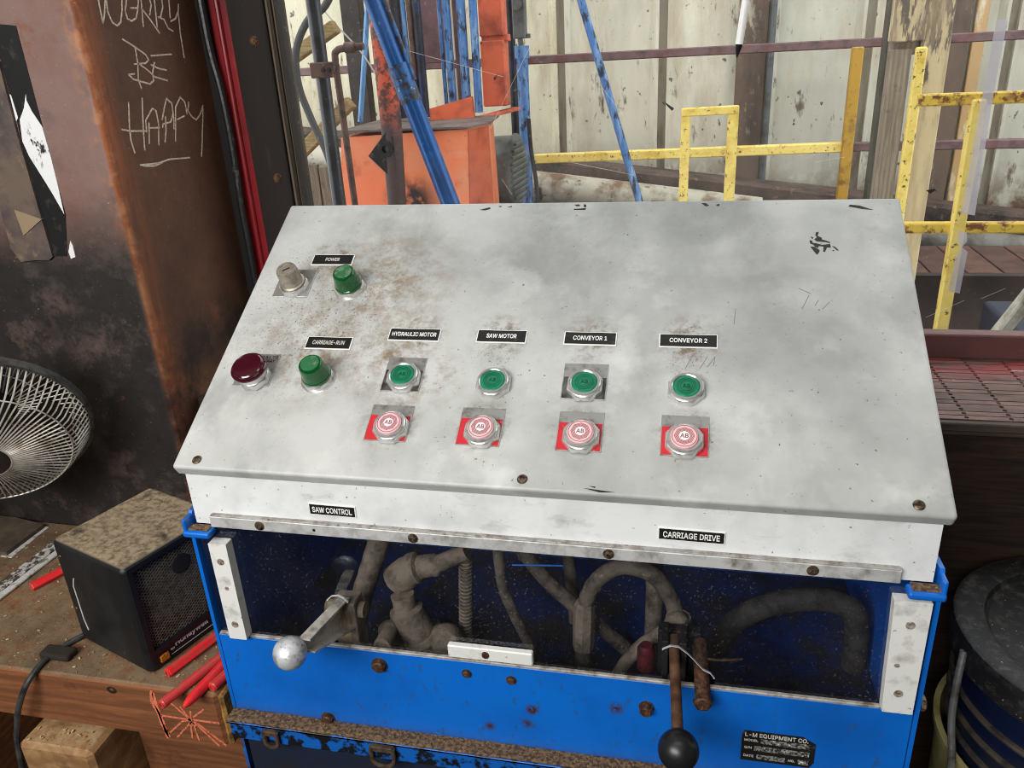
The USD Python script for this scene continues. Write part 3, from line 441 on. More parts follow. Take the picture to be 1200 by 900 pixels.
OCT = math.pi/8
def nut(parent, x, y, z0=0.0, r=0.0205, h=0.0085, n=8, rot=OCT, label=None, name='hex_nut'):
    M = lidT(x, y, z0, rot)
    a = m3.Manifold.hull(m3.Manifold.cylinder(h*0.72, r, r, n) + m3.Manifold.cylinder(h, r*0.90, r*0.90, 40))
    return obj(name, put(tm(a - m3.Manifold.cylinder(0.02, 0.0145, 0.0145, 40).translate((0, 0, h-0.004))), M), m_nut, parent, label=label, smooth=25)
def rings(r0, r1, n, w, sides=48):
    out = []
    for r in np.linspace(r0, r1, n):
        q = Polygon(poly_n(sides, r+w/2)).difference(Polygon(poly_n(sides, r-w/2))); out.append(q)
    return out
def push_button(i, x, y, mcap, mline, kind, plate, label):
    z0 = 0.0012 if plate else 0.0
    y += 0.0030 if kind == 'stop' else 0.0022
    b = nut(cb, x, y, z0, r=0.0180, h=0.0064, label=label, name='push_button')
    obj('bezel_ring', put(lathe([(0.0119, 0.005), (0.0155, 0.005), (0.0155, 0.0084), (0.0146, 0.0095), (0.0132, 0.0095), (0.0122, 0.0086)], 48), lidT(x, y, z0)), m_nut, b)
    hc = 0.0090 if kind == 'start' else 0.0112
    rc = 0.0120
    obj('cap', put(lathe([(0, 0.002), (rc, 0.002), (rc, hc-0.0008), (rc-0.0008, hc), (0, hc+0.0003)], 48), lidT(x, y, z0)), mcap, b, label=('green' if kind == 'start' else 'faded pink red')+' cap marked AB')
    M = lidT(x, y, z0+hc+0.0002)
    g = [prism(q, 0.0002, M) for q in rings(0.0054, 0.0086, 3 if kind == 'start' else 4, 0.0005, 40 if kind == 'start' else 8)]
    if kind != 'start': g += [prism(q, 0.0002, M) for q in rings(0.0108, 0.0108, 1, 0.0005)]
    if kind != 'start': obj('cap_disc', prism(poly_n(40, 0.0046), 0.0002, M), m_label_white, b, label='pale centre disc', smooth=False)
    g.append(words('AB', 0.0040, M, 0.0005))
    obj('cap_print', g, mline, b, label='AB lettering inside rings', smooth=False)
    if plate:
        (ax, ay), (bx, by) = plate
        pp = obj('legend_plate', put(cbox((ax, ay, 0), (bx, by, 0.0012), 0.0003), LID), m_plate, b, label='square legend plate with silver top band', smooth=False)
        col_ = m_platered if kind == 'stop' else m_platedark
        obj('legend_field', put(cbox((ax+0.0008, ay+0.0008, 0.0008), (bx-0.0008, by-(0.0125 if kind == 'stop' else 0.0165), 0.0014), 0.0001), LID), col_, b, label='red lower field' if kind == 'stop' else 'worn dark lower field', smooth=False)
starts = [('g', (-0.1603, 0.0994), (-0.1200, 0.1420)), None, ('g', (0.0208, 0.0988), (0.0632, 0.1409)), None]
nm = ('HYDRAULIC MOTOR', 'SAW MOTOR', 'CONVEYOR 1', 'CONVEYOR 2')
for i, (x, y) in enumerate(GREEN): push_button(i, x, y, m_green, m_greenline, 'start', starts[i][1:] if starts[i] else None, f'green push button below the {nm[i]} plate')
stops = [((-0.1619, 0.0417), (-0.1199, 0.0829)), ((-0.0713, 0.0420), (-0.0294, 0.0842)), ((0.0225, 0.0420), (0.0640, 0.0846)), ((0.1158, 0.0426), (0.1578, 0.0853))]
for i, (x, y) in enumerate(STOP): push_button(i, x, y, m_pink, m_pinkline if i else m_pinkline, 'stop', stops[i], f'faded red push button in the {nm[i]} column')
def pilot(x, y, label):
    b = nut(cb, x, y+0.001, 0, r=0.0172, h=0.0060, label=label, name='pilot_light'); y += 0.001
    P = [(0, 0.004), (0.0162, 0.004), (0.0168, 0.008), (0.0168, 0.0105), (0.0160, 0.0113)]
    for k in range(6):
        z = 0.0122+k*0.0026; r = 0.0160-k*0.00038; P += [(r, z), (r-0.0004, z+0.0009), (r-0.0004, z+0.0018)]
    P += [(0.0134, 0.0292), (0.0122, 0.0306), (0, 0.0309)]
    P = [(r*0.90, z*0.86) for r, z in P]
    obj('lens', put(lathe(P, 40), lidT(x, y, 0)), m_greenlens, b, label='ribbed translucent green lens')
    obj('lens_top', put(lathe([(0, 0.0265), (0.0096, 0.0264), (0.0096, 0.0268), (0, 0.0270)], 32), lidT(x, y, 0)), m_greentop, b, label='dusty flat lens top')
    obj('washer', put(lathe([(0.0, 0), (0.0182, 0), (0.0182, 0.001), (0.0, 0.001)], 40), lidT(x, y, 0)), m_nut, b)
pilot(-0.2308, 0.2355, 'green pilot light below the POWER plate'); pilot(-0.2297, 0.1105, 'green pilot light below the CARRIAGE-RUN plate')
# key switch
k = nut(cb, -0.2976, 0.2372, 0.0012, r=0.0168, h=0.0066, label='grey key switch beside the POWER plate', name='key_switch')
m_keybody = mat('dull_zinc', lin(176, 168, 154), 0.42, 0.6, [dict(color=lin(128, 116, 100), scale=90, lo=0.45, hi=0.7)])
obj('barrel', put(lathe([(0, 0.004), (0.0140, 0.004), (0.0140, 0.0082), (0.0124, 0.0092), (0.0116, 0.0258), (0.0108, 0.0280), (0.0076, 0.0283), (0.0072, 0.0276), (0, 0.0276)], 40), lidT(-0.2976, 0.2372, 0.0012)), m_keybody, k)
obj('key_slot', put(box((-0.0042, -0.0009, 0.0272), (0.0042, 0.0009, 0.0279)), lidT(-0.2976, 0.2372, 0.0012, 0.6)), m_chip, k, label='narrow dark key slot', smooth=False)
obj('legend_plate', put(cbox((-0.3207, 0.2222, 0), (-0.2785, 0.2640, 0.0012), 0.0003), LID), m_plate, k, smooth=False)
# red mushroom button
b = nut(cb, -0.2990, 0.1090, 0.0012, r=0.0172, h=0.0068, label='dark red mushroom push button on a PULL TO START plate', name='mushroom_button')
obj('stem', put(lathe([(0, 0.004), (0.0150, 0.004), (0.0148, 0.0085), (0.0152, 0.0158), (0, 0.0158)], 40), lidT(-0.2990, 0.1090, 0.0012)), m_nut, b)
obj('cap', put(lathe([(0, 0.0150), (0.0176, 0.0150), (0.0187, 0.0165), (0.0187, 0.0182), (0.0177, 0.0196), (0.0166, 0.0198), (0.0161, 0.0214), (0.0148, 0.0222), (0.0120, 0.0214), (0, 0.0208)], 48), lidT(-0.2990, 0.1090, 0.0012)), m_redglow, b, label='dark red stepped cap')
obj('legend_plate', put(cbox((-0.3219, 0.0990, 0), (-0.2815, 0.1408, 0.0012), 0.0003), LID), m_plate, b, smooth=False)
obj('legend_print', [words('PULL TO', 0.0034, lidT(-0.2925, 0.1364, 0.0012), 0.0002, 0.0185), words('START', 0.0034, lidT(-0.2925, 0.1314, 0.0012), 0.0002, 0.0145)], m_ink, b, smooth=False)

# ------------------------------------------------------------------ blue cabinet below
ca = thing('control_cabinet', 'blue steel cabinet with dusty clear front pane under the control box', 'cabinet', (0, 0.16, FLOOR))
for s in (-1, 1):
    x = s*0.3492
    sp = prism(Polygon([(0.0065, FLOOR), (0.33, FLOOR), (0.33, -0.0700), (0.012, -0.0560), (0.0065, -0.0650)]), 0.0040, T(Y_, Z_, X_, o=(x-0.002, 0, 0)))
    obj('side_panel', sp, m_blue, ca, label='blue side plate', smooth=False)
    xa, xb = sorted((s*0.3510, s*0.3215))
    tab = obj('corner_tab', [rbox((xa, -0.0065, -0.0775), (xb, 0.0088, -0.0705), 0.0026, 4), rbox((xa if s < 0 else xb-0.004, -0.004, -0.0735), (xa+0.004 if s < 0 else xb, 0.016, -0.0585), 0.0018, 4)], m_blue, ca, label='rounded blue corner tab')
    obj('dust', noisy(cbox((xa+0.004, -0.0020, -0.0710), (xb-0.003, 0.0088, -0.0692), 0.0006), 0.0006, 200, 3, 2), m_sawdust, tab, label='brown sawdust', kind='stuff')
obj('back_panel', box((-0.347, 0.322, FLOOR), (0.347, 0.326, -0.0690)), m_cavity, ca, smooth=False)
obj('inner_tray', box((-0.346, 0.0095, -0.3020), (0.346, 0.322, -0.2980)), m_bluedark, ca, smooth=False)
obj('top_plate', box((-0.346, 0.0200, -0.0710), (0.346, 0.322, -0.0690)), m_cavity, ca, smooth=False)
fp = obj('front_panel', [cbox((-0.3465, 0.0060, -0.3140), (0.3465, 0.0090, -0.2078), 0.0006)], m_blue, ca, label='bright blue front panel with bolts', smooth=False)
obj('sill_edge', cbox((-0.3455, 0.0064, -0.2090), (0.3455, 0.0110, -0.2055), 0.0008), m_edge, ca, label='dusty metal edge under the pane')
# clear pane with two cut-outs where the levers come through
HOLE1 = [(-0.2138, -0.1517), (-0.2085, -0.1465), (-0.2014, -0.1451), (-0.195, -0.1476), (-0.1916, -0.1518), (-0.1927, -0.185), (-0.1956, -0.2099), (-0.2179, -0.2101), (-0.2177, -0.1774)]
HOLE2 = [(0.1246, -0.2032), (0.1238, -0.1702), (0.1314, -0.1653), (0.1384, -0.1656), (0.1469, -0.1725), (0.1542, -0.1806), (0.1615, -0.1896), (0.1686, -0.1931), (0.1723, -0.1981), (0.1728, -0.2091), (0.1383, -0.2106)]
FP = T(X_, Z_, -Y_, o=(0, 0.0125, 0))
outer = Polygon([(-0.3445, -0.2075), (0.3445, -0.2075), (0.3445, -0.0640), (-0.3445, -0.0640)])
h1 = Polygon([(p[0], p[1]) for p in HOLE1]).buffer(0.0005); h2 = Polygon([(p[0], p[1]) for p in HOLE2]).buffer(0.0005)
pane = obj('front_pane', prism(outer.difference(h1).difference(h2), 0.0020, FP), m_pane, ca, label='dusty smoked clear plastic pane', smooth=False)
m_cutedge = mat('sawn_plastic_edge', lin(206, 206, 202), 0.5)
def edge_along(P, w):
    g = LineString(P); return g.buffer(w/2).difference(Polygon(P))
obj('cut_edge', prism(edge_along(HOLE1[0:5], 0.0011), 0.0023, FP), m_cutedge, pane, label='white sawn edge of cut-out', smooth=False)
obj('cut_edge', prism(edge_along(HOLE2[1:9], 0.0010), 0.0023, FP), m_cutedge, pane, label='white sawn edge of cut-out', smooth=False)
# white plastic blocks at the pane's ends and the little clip block
bl = obj('spacer_block', put(prism(Polygon([(-0.3285, -0.0855), (-0.3085, -0.0855), (-0.3085, -0.2055), (-0.3285, -0.2055)]).buffer(-0.001).buffer(0.001), 0.0112, T(X_, Z_, Y_, o=(0, -0.0008, 0))), np.eye(4)), m_uhmw, ca, label='white plastic block at the left end of the pane', smooth=40)
br = obj('spacer_block', prism(Polygon([(0.3135, -0.0835), (0.3435, -0.0835), (0.3435, -0.2055), (0.3180, -0.2055), (0.3165, -0.17), (0.3150, -0.12)]).buffer(-0.001).buffer(0.001), 0.0102, T(X_, Z_, Y_, o=(0, 0.0005, 0))), m_uhmw, ca, label='white plastic block at the right end of the pane', smooth=40)
for p_, (x, zs), y in ((bl, (-0.3185, (-0.107, -0.140, -0.186)), -0.0009), (br, (0.3290, (-0.108, -0.183)), 0.0004), (br, (0.3240, (-0.152,)), 0.0004)):
    for i, z in enumerate(zs): obj('block_screw', put(lathe([(0, 0), (0.0040, 0), (0.0036, 0.0007), (0.0024, 0.0008), (0.0015, 0.0003), (0, 0.0003)], 16), T(X_, Z_, -Y_, o=(x, y, z)) @ np.diag([0.6 if z in (-0.140, -0.152) else 1]*3+[1])), m_bscrew, p_, label='dirty screw')
cl = obj('clip_block', cbox((-0.0870, 0.0030, -0.2015), (-0.0005, 0.0104, -0.1865), 0.0012), m_uhmw, ca, label='white plastic clip along the pane bottom')
obj('clip_screw', put(lathe([(0, 0), (0.0040, 0), (0.0034, 0.0016), (0.0014, 0.0018), (0.0014, 0.0008), (0, 0.0008)], 16), frontT(-0.0480, -0.1935, 0.0030)), m_rustbolt, cl)
for x, z, r, h in ((-0.1640, -0.2245, 0.0078, 0.006), (-0.0700, -0.2225, 0.0046, 0.003), (-0.0240, -0.2245, 0.0046, 0.003), (0.1100, -0.2385, 0.0066, 0.009), (-0.2340, -0.3105+0.002, 0.0070, 0.006), (0.150, -0.297, 0.006, 0.006)):
    obj('panel_bolt', [hexhead(frontT(x, z, 0.0060, 0.3), r, h), put(lathe([(0, 0), (r*1.12, 0), (r*1.12, 0.001), (0, 0.001)], 20), frontT(x, z, 0.0060))], m_rustbolt, fp, label='rusty bolt on the blue panel')
obj('side_bolt', hexhead(T(Y_, Z_, X_, o=(0.3515, 0.012, -0.2010)), 0.0075, 0.005), m_screw, ca)
# data plate
dp = prism(Polygon([(0.2035, -0.2525), (0.2560, -0.2525), (0.2680, -0.2600), (0.2680, -0.2830), (0.2640, -0.2900), (0.2010, -0.2900), (0.2010, -0.2560)]), 0.0008, T(X_, Z_, -Y_, o=(0, 0.0060, 0)))
pd = obj('data_plate', dp, m_black, ca, label='black data plate lettered L-M EQUIPMENT CO.', smooth=False)
for tx, h_, x_, z_, w_ in (('L-M EQUIPMENT CO.', 0.0046, 0.2325, -0.2569, 0.0575), ('MODEL', 0.0026, 0.2098, -0.2637, 0.0130), ('S/N', 0.0026, 0.2073, -0.2733, 0.007), ('DATE', 0.0026, 0.2083, -0.2838, 0.0095), ('NO.', 0.0026, 0.2480, -0.2838, 0.006)):
    obj('plate_lettering', words(tx, h_, frontT(x_, z_, 0.0052), 0.0002, w_), m_labelworn, pd, smooth=False)
m_field = mat('scuffed_plate_field', lin(138, 138, 134), 0.6, 0, [dict(color=lin(40, 40, 40), scale=420, lo=0.46, hi=0.54), dict(color=lin(216, 214, 208), scale=260, lo=0.62, hi=0.66)])
for a, b, c, d in ((0.2185, -0.2668, 0.2630, -0.2610), (0.2130, -0.2765, 0.2632, -0.2705), (0.2160, -0.2868, 0.2420, -0.2812), (0.2535, -0.2868, 0.2632, -0.2812)):
    obj('plate_field', put(box((a, b, 0), (c, d, 0.0002)), frontT(0, 0, 0.0052)), m_field, pd, label='scuffed pale entry field', smooth=False)
# ledge with sawdust, clamps, and the dark lower panel
rail = obj('bottom_rail', [cbox((-0.3500, -0.0120, -0.3180), (0.3480, 0.0090, -0.3150), 0.0006), cbox((-0.3460, -0.0120, -0.3380), (0.3480, -0.0085, -0.3152), 0.0006)], mat('chipped_blue_rail', (0.002, 0.11, 0.46), 0.5, 0, [dict(color=lin(16, 16, 20), scale=50, lo=0.48, hi=0.54, detail=6)]), ca, label='chipped blue rail under the front panel', smooth=False)
sd = noisy(trimesh.util.concatenate([cbox((-0.3500, -0.0110, -0.3155), (0.3480, 0.0065, -0.3118), 0.001)]), 0.0016, 120, 5, 4)
obj('sawdust_layer', sd, m_sawdust, rail, label='brown sawdust lying along the rail', kind='stuff')
obj('lower_panel', cbox((-0.3400, 0.0040, FLOOR), (0.3450, 0.0070, -0.3185), 0.0006), mat('dusty_dark_lower_panel', lin(12, 26, 52), 0.7, 0, [dict(color=lin(30, 27, 25), scale=14, lo=0.42, hi=0.68, detail=5)], bump=(60, 0.2)), ca, label='dark dusty lower panel', smooth=False)
m_clampm = mat('rusty_clamp', lin(84, 66, 48), 0.8, 0.2, [dict(color=lin(40, 32, 26), scale=120, lo=0.42, hi=0.65)], bump=(160, 0.6, 0.001))
u = np.linspace(0, math.pi, 12)
for x, r in ((-0.1650, 0.0125), (-0.2950, 0.0075)):
    P = [(x-r, -0.016, -0.318)]+[(x-r*math.cos(a), -0.016, -0.333-r*0.9*math.sin(a)) for a in u]+[(x+r, -0.016, -0.318)]
    obj('latch', [tube(P, 0.0024, 8), cbox((x-r, -0.017, -0.324), (x+r, -0.011, -0.317), 0.001)], m_clampm, rail, label='rusty U-shaped latch')

# ------------------------------------------------------------------ levers
lv = thing('saw_lever', 'aluminium channel lever with silver ball knob under the SAW CONTROL label', 'lever', (-0.205, 0.045, -0.195))
m_ball = mat('scuffed_aluminium_ball', lin(222, 224, 228), 0.40, 0.45, [dict(color=lin(158, 160, 166), scale=90, lo=0.45, hi=0.62, detail=4), dict(color=lin(92, 86, 82), scale=200, lo=0.62, hi=0.72, fac=0.8)], bump=(260, 0.35, 0.001))
m_arm = mat('grimy_aluminium_channel', lin(212, 208, 198), 0.4, 0.35, [dict(color=lin(120, 104, 84), scale=60, lo=0.48, hi=0.72, detail=5)], bump=(120, 0.2, 0.001))
BALL = np.array((-0.2245, -0.055, -0.1637))
ic = tm(trimesh.creation.icosphere(4, 0.0162)); ic.apply_translation(BALL); obj('ball_knob', ic, m_ball, lv, label='scuffed silver ball knob', smooth=True)
def strap(a0, a1, b0, b1, n, th):
    """Four-cornered strap a0-a1-b1-b0 with thickness th along n."""
    V = np.array([a0, a1, b1, b0], float); n = nrm(n)*th; return trimesh.convex.convex_hull(np.vstack([V, V+n]))
A0, A1 = np.array((-0.2130, -0.045, -0.1560)), np.array((-0.2100, -0.045, -0.1700))
E0, E1 = np.array((-0.2070, 0.034, -0.1670)), np.array((-0.2040, 0.034, -0.2045))
S = np.array((0.0060, 0, 0))
obj('arm', [strap(A0-S, A0+S, E0-S, E0+S, (0, 0, 1), 0.0022), strap(A1-S, A1+S, E1-S, E1+S, (0, 0, 1), 0.0022), strap(A0-S, A1-S, E0-S, E1-S, (1, 0, 0), 0.0020)], m_arm, lv, label='open aluminium channel arm', smooth=False)
obj('pivot_bracket', [cbox((-0.222, 0.032, -0.2500), (-0.1965, 0.055, -0.172), 0.001), rod((-0.234, 0.045, -0.188), (-0.190, 0.045, -0.188), 0.009, 20)], m_fitting, lv, label='dust caked pivot bracket')
lv = thing('carriage_lever', 'rusty rod lever with black ball knob under the CARRIAGE DRIVE label', 'lever', (0.133, 0.04, -0.20))
B2 = np.array((0.1412, -0.070, -0.2076)); m_bk = mat('black_ball_knob', lin(26, 26, 28), 0.36, 0, [dict(color=lin(58, 54, 50), scale=120, lo=0.6, hi=0.74)], bump=(200, 0.1, 0.0006))
ic = tm(trimesh.creation.icosphere(4, 0.0177)); ic.apply_translation(B2); obj('ball_knob', ic, m_bk, lv, label='black ball knob', smooth=True)
obj('rod', tube([(0.1337, 0.045, -0.1836), (0.1362, 0.0, -0.1895), B2+np.array((-0.001, 0.010, 0.006))], 0.0052, 16), mat('rusty_brown_rod', lin(122, 92, 70), 0.5, 0.45, [dict(color=lin(84, 56, 40), scale=(60, 60, 60), lo=0.42, hi=0.65), dict(color=lin(150, 140, 132), scale=90, lo=0.62, hi=0.74, fac=0.7)], bump=(200, 0.3, 0.001)), lv, label='rusty round rod')
obj('lever_housing', [cbox((0.1225, 0.030, -0.2300), (0.1290, 0.060, -0.1770), 0.001), cbox((0.1395, 0.030, -0.2300), (0.1465, 0.060, -0.1780), 0.001), cbox((0.118, 0.055, -0.2400), (0.160, 0.068, -0.1850), 0.001)], mat('black_grimy_housing', lin(30, 28, 27), 0.7, 0, [dict(color=lin(84, 74, 62), scale=160, lo=0.58, hi=0.7)], bump=(120, 0.4, 0.001)), lv, label='black slotted housing around the rod')
obj('stop_bolt', [rod((0.159, 0.050, -0.190), (0.162, -0.010, -0.207), 0.0072, 14), put(hexhead(T(X_, Z_, -Y_, o=(0.162, -0.010, -0.2070)), 0.0088, 0.006), np.eye(4))], m_rustbolt, lv, label='rusty stop bolt beside the rod')

# ------------------------------------------------------------------ hydraulic lines inside the cabinet
def hose(name, label, P, r, m=None, cat='hose', extra=(), n=12, amp=0.0006):
    me = trimesh.util.concatenate([tm(x) for x in [tube(spline(P, 8), r, n)]+list(extra)])
    return obj(name, noisy(me, amp, 160, len(label)), m or m_hose, label=label, cat=cat)
def blob(x, y, z, r): return put(trimesh.creation.icosphere(3, r), T(X_, Y_, Z_, o=(x, y, z)))
BZ = -0.297
hose('hydraulic_hose', 'thin dusty hose curving down right of the coil-sheathed hose', [(-0.0492, 0.08, -0.0760), (-0.0486, 0.08, -0.1284), (-0.0455, 0.08, -0.1704), (-0.0335, 0.08, -0.2095), (-0.013, 0.08, -0.2618), (-0.002, 0.085, BZ)], 0.0058)
hose('hydraulic_hose', 'thick dusty hose sloping across behind the white clip block', [(-0.062, 0.16, -0.1300), (-0.0476, 0.14, -0.1449), (-0.0349, 0.14, -0.1653), (-0.0098, 0.14, -0.2011), (0.0218, 0.14, -0.2333), (0.0686, 0.14, -0.2764), (0.09, 0.14, BZ)], 0.0088)
hose('hydraulic_hose', 'short upright hose crossing behind the sloping thick hose', [(-0.012, 0.19, -0.0780), (0.0003, 0.19, -0.165), (0.0074, 0.19, -0.205), (0.0127, 0.19, -0.280), (0.013, 0.19, BZ)], 0.0075)
hd = hose('hydraulic_hose', 'arched dusty hose with a fat ferrule left of the black ball lever', [(0.0340, 0.10, BZ), (0.0352, 0.10, -0.2766), (0.0381, 0.10, -0.2067), (0.0505, 0.10, -0.1673), (0.0774, 0.10, -0.1449), (0.1091, 0.10, -0.1513), (0.1290, 0.10, -0.1794), (0.1375, 0.095, -0.2100)], 0.0088)
obj('ferrule', tube([(0.0358, 0.0995, -0.2560), (0.0372, 0.0995, -0.225), (0.0382, 0.0995, -0.200), (0.0392, 0.0995, -0.194)], [0.0118, 0.0120, 0.0116, 0.0095], 8), m_fitting, hd, label='fat crimped ferrule')
hose('hydraulic_hose', 'upright hose inside the arch of the ferruled hose', [(0.1077, 0.14, -0.1400), (0.1111, 0.135, -0.192), (0.1104, 0.135, -0.256), (0.110, 0.135, BZ)], 0.0098)
hose('hydraulic_hose', 'wide dark hose arching at the right end of the pane', [(0.1760, 0.16, BZ), (0.1824, 0.16, -0.285), (0.2009, 0.16, -0.2496), (0.2384, 0.16, -0.2215), (0.2863, 0.16, -0.2091), (0.3200, 0.16, -0.2193), (0.3290, 0.16, -0.2500), (0.330, 0.16, BZ)], 0.0130, mat('dark_greasy_hose', lin(66, 60, 54), 0.8, 0, [dict(color=lin(38, 34, 32), scale=60, lo=0.42, hi=0.65)]))
hc = hose('coiled_hose', 'hose in a ribbed coil sheath beside the dusty elbow fitting', [(-0.0887, 0.10, -0.0760), (-0.0887, 0.10, -0.122), (-0.0939, 0.10, -0.1919), (-0.0996, 0.10, -0.2544), (-0.102, 0.10, BZ)], 0.0052)
hel = np.array([(-0.0880-0.0145*(t_/44)**1.3+0.0066*math.cos(2*math.pi*t_), 0.10+0.0066*math.sin(2*math.pi*t_), -0.078-0.215*t_/44) for t_ in np.linspace(0, 44, 440)])
obj('coil_sheath', tube(hel, 0.0014, 6), m_fitting, hc, label='coil wound sheath')
hose('pipe_fitting', 'big dust caked elbow fitting in the left half of the pane', [(-0.0860, 0.092, -0.1360), (-0.1181, 0.09, -0.1531), (-0.1400, 0.09, -0.1600), (-0.1536, 0.09, -0.1665), (-0.1720, 0.09, -0.1838)], [0.0092]*9+[0.0130]*8+[0.0178]*8+[0.0185]*7+[0.0150], m_fitting, 'pipe fitting', extra=[blob(-0.1600, 0.090, -0.1740, 0.0175)], n=16, amp=0.0016)
hose('pipe_fitting', 'dust caked upright pipe leaning behind the saw lever', [(-0.1760, 0.11, -0.0780), (-0.1877, 0.105, -0.1276), (-0.2019, 0.10, -0.1686), (-0.2207, 0.10, -0.2179), (-0.2375, 0.10, -0.2719), (-0.245, 0.10, BZ)], 0.0125, m_fitting, 'pipe fitting', amp=0.0012)
hose('pipe_fitting', 'lumpy valve body low between lever and coiled hose', [(-0.1577, 0.072, -0.1850), (-0.1534, 0.07, -0.2102), (-0.1400, 0.072, -0.2450), (-0.133, 0.075, BZ)], [0.013]*6+[0.019]*9+[0.026]*10, m_fitting, 'pipe fitting', extra=[blob(-0.1130, 0.070, -0.2420, 0.020), blob(-0.1180, 0.078, -0.2700, 0.026), blob(-0.175, 0.07, -0.238, 0.016)], n=16, amp=0.0022)
hose('pipe_fitting', 'round open port low beside the lumpy valve body', [(-0.1690, 0.052, -0.2170), (-0.1675, 0.026, -0.2170)], 0.0088, m_fitting, 'pipe fitting', extra=[put(lathe([(0.0066, 0), (0.0096, 0), (0.0096, 0.003), (0.0066, 0.003)], 24), T(X_, Z_, -Y_, o=(-0.1672, 0.027, -0.2170)))], n=20, amp=0.0003)
hose('pipe_fitting', 'dust covered dome valve behind the black ball lever', [(0.1375, 0.085, -0.1900), (0.1380, 0.085, BZ)], 0.0130, m_fitting, 'pipe fitting', extra=[blob(0.1373, 0.082, -0.1980, 0.0140)])
hose('brace_arm', 'dusty slanted flat arm reaching to the dome valve', [(0.1230, 0.082, -0.2080), (0.0991, 0.082, -0.2326), (0.0800, 0.082, -0.2640), (0.070, 0.082, BZ)], 0.0075, m_fitting, 'arm')
obj('red_fitting', put(lathe([(0, 0), (0.009, 0), (0.009, 0.024), (0.006, 0.029), (0, 0.029)], 20), T(X_, Y_, Z_, o=(0.1065, 0.055, -0.2340))), mat('dull_red_cap', lin(112, 22, 32), 0.7, 0, [dict(color=lin(60, 28, 26), scale=160, lo=0.42, hi=0.62)]), label='dull red cap beside the black ball lever housing', cat='pipe fitting')
obj('loose_wire', tube(spline([(0.1589, 0.030, -0.1926), (0.1788, 0.030, -0.1925), (0.1983, 0.030, -0.1885)], 6), 0.0013, 8), m_rustbolt, label='thin brown wire sticking out right of the black ball lever', cat='wire')
obj('blue_line', rod((-0.0271, 0.05, -0.1176), (0.0248, 0.05, -0.1134), 0.0009, 8), mat('bright_blue_line', lin(20, 110, 190), 0.4), label='thin bright blue line behind the pane above the hoses', cat='line')

# ------------------------------------------------------------------ bench on the left and what lies on it
def wood(name, a, b, scale, dust=None, **kw):
    ly = [dict(scale=tuple(3*x for x in scale), lo=0.35, hi=0.68, detail=6, nr=0.7, dist=1.2, color=b), dict(kind='wave', wave='bands', dir=kw.get('dir', 'z'), scale=scale, dist=kw.get('dist', 9), ds=1.4, lo=0.45, hi=1.0, color=b, fac=0.6), dict(color=tuple(x*0.45 for x in b), scale=30, lo=0.58, hi=0.76, detail=5, fac=0.8)]
    if dust: ly += dust
    return mat(name, a, 0.75, 0, ly, bump=(60, 0.4, 0.002))
DUST = [dict(color=lin(128, 108, 82), scale=55, lo=0.32, hi=0.56, detail=7, nr=0.72, axis=[('z', -0.3035, -0.3005)]), dict(color=lin(92, 76, 56), scale=13, lo=0.46, hi=0.70, detail=6, axis=[('z', -0.3035, -0.3005)], fac=0.8), dict(color=lin(58, 48, 36), scale=240, lo=0.58, hi=0.68, axis=[('z', -0.3035, -0.3005)], fac=0.8), dict(color=lin(196, 172, 128), scale=330, lo=0.64, hi=0.70, axis=[('z', -0.3035, -0.3005)])]
m_bench = wood('worn_bench_timber', lin(142, 88, 50), lin(96, 56, 32), (2.0, 6, 20), DUST)
be = thing('bench', 'heavy sawdust covered timber bench left of the console', 'bench', (-0.8, 0.15, FLOOR))
obj('top_beam', noisy(cbox((-1.45, 0.008, -0.3790), (-0.3715, 0.306, -0.3000), 0.004), 0.0008, 30, 2, 5), m_bench, be, label='thick timber top', smooth=30)
m_end = mat('yellow_end_grain', lin(164, 122, 58), 0.8, 0, [dict(color=lin(104, 72, 36), scale=60, lo=0.42, hi=0.66, detail=5), dict(color=lin(70, 50, 30), scale=120, lo=0.56, hi=0.7)], bump=(90, 0.7, 0.003))
obj('end_grain', noisy(cbox((-0.3725, 0.0095, -0.3775), (-0.3650, 0.304, -0.3025), 0.003), 0.0014, 60, 9, 4), m_end, be, label='rough yellow end grain')
m_crayon = mat('orange_crayon_line', lin(226, 120, 88), 0.8, 0, [dict(color=lin(150, 80, 52), scale=300, lo=0.5, hi=0.62)])
obj('crayon_scribble', [ribbon(s, 0.0044 if i < 2 else 0.0022, T(X_, Z_, -Y_, o=(0, 0.0084, 0)), 0.0009) for i, s in enumerate(STAR)], m_crayon, be, label='orange crayon star scribble on the timber front', smooth=False)
obj('knot', put(lathe([(0, 0), (0.008, 0), (0.006, 0.001), (0, 0.0004)], 20), T(X_, Z_, -Y_, o=(-0.5100, 0.0086, -0.3130)) @ np.diag([1, 0.8, 1, 1])), m_chip, be, label='dark knot hole')
for x in (-1.35, -0.95): obj('leg', cbox((x, 0.08, FLOOR), (x+0.09, 0.24, -0.379), 0.003), m_bench, be)
m_block = wood('pale_cut_timber', lin(172, 134, 90), lin(130, 92, 56), (8, 4, 12), [dict(color=lin(168, 142, 104), scale=60, lo=0.4, hi=0.6, detail=6, axis=[('z', -0.3885, -0.3865)]), dict(color=lin(92, 72, 50), scale=260, lo=0.58, hi=0.68, axis=[('z', -0.3885, -0.3865)], fac=0.7)])
blk = obj('wood_block', noisy(cbox((-0.640, -0.024, FLOOR), (-0.537, 0.30, -0.3855), 0.006), 0.002, 14, 4, 5), m_block, label='pale cut timber post under the bench front', cat='timber post', smooth=30)
blk2 = obj('wood_block', noisy(cbox((-0.534, 0.045, FLOOR), (-0.372, 0.29, -0.3805), 0.006), 0.002, 14, 6, 4), m_bench, label='dark timber post under the bench beside the console', cat='timber post', smooth=30)

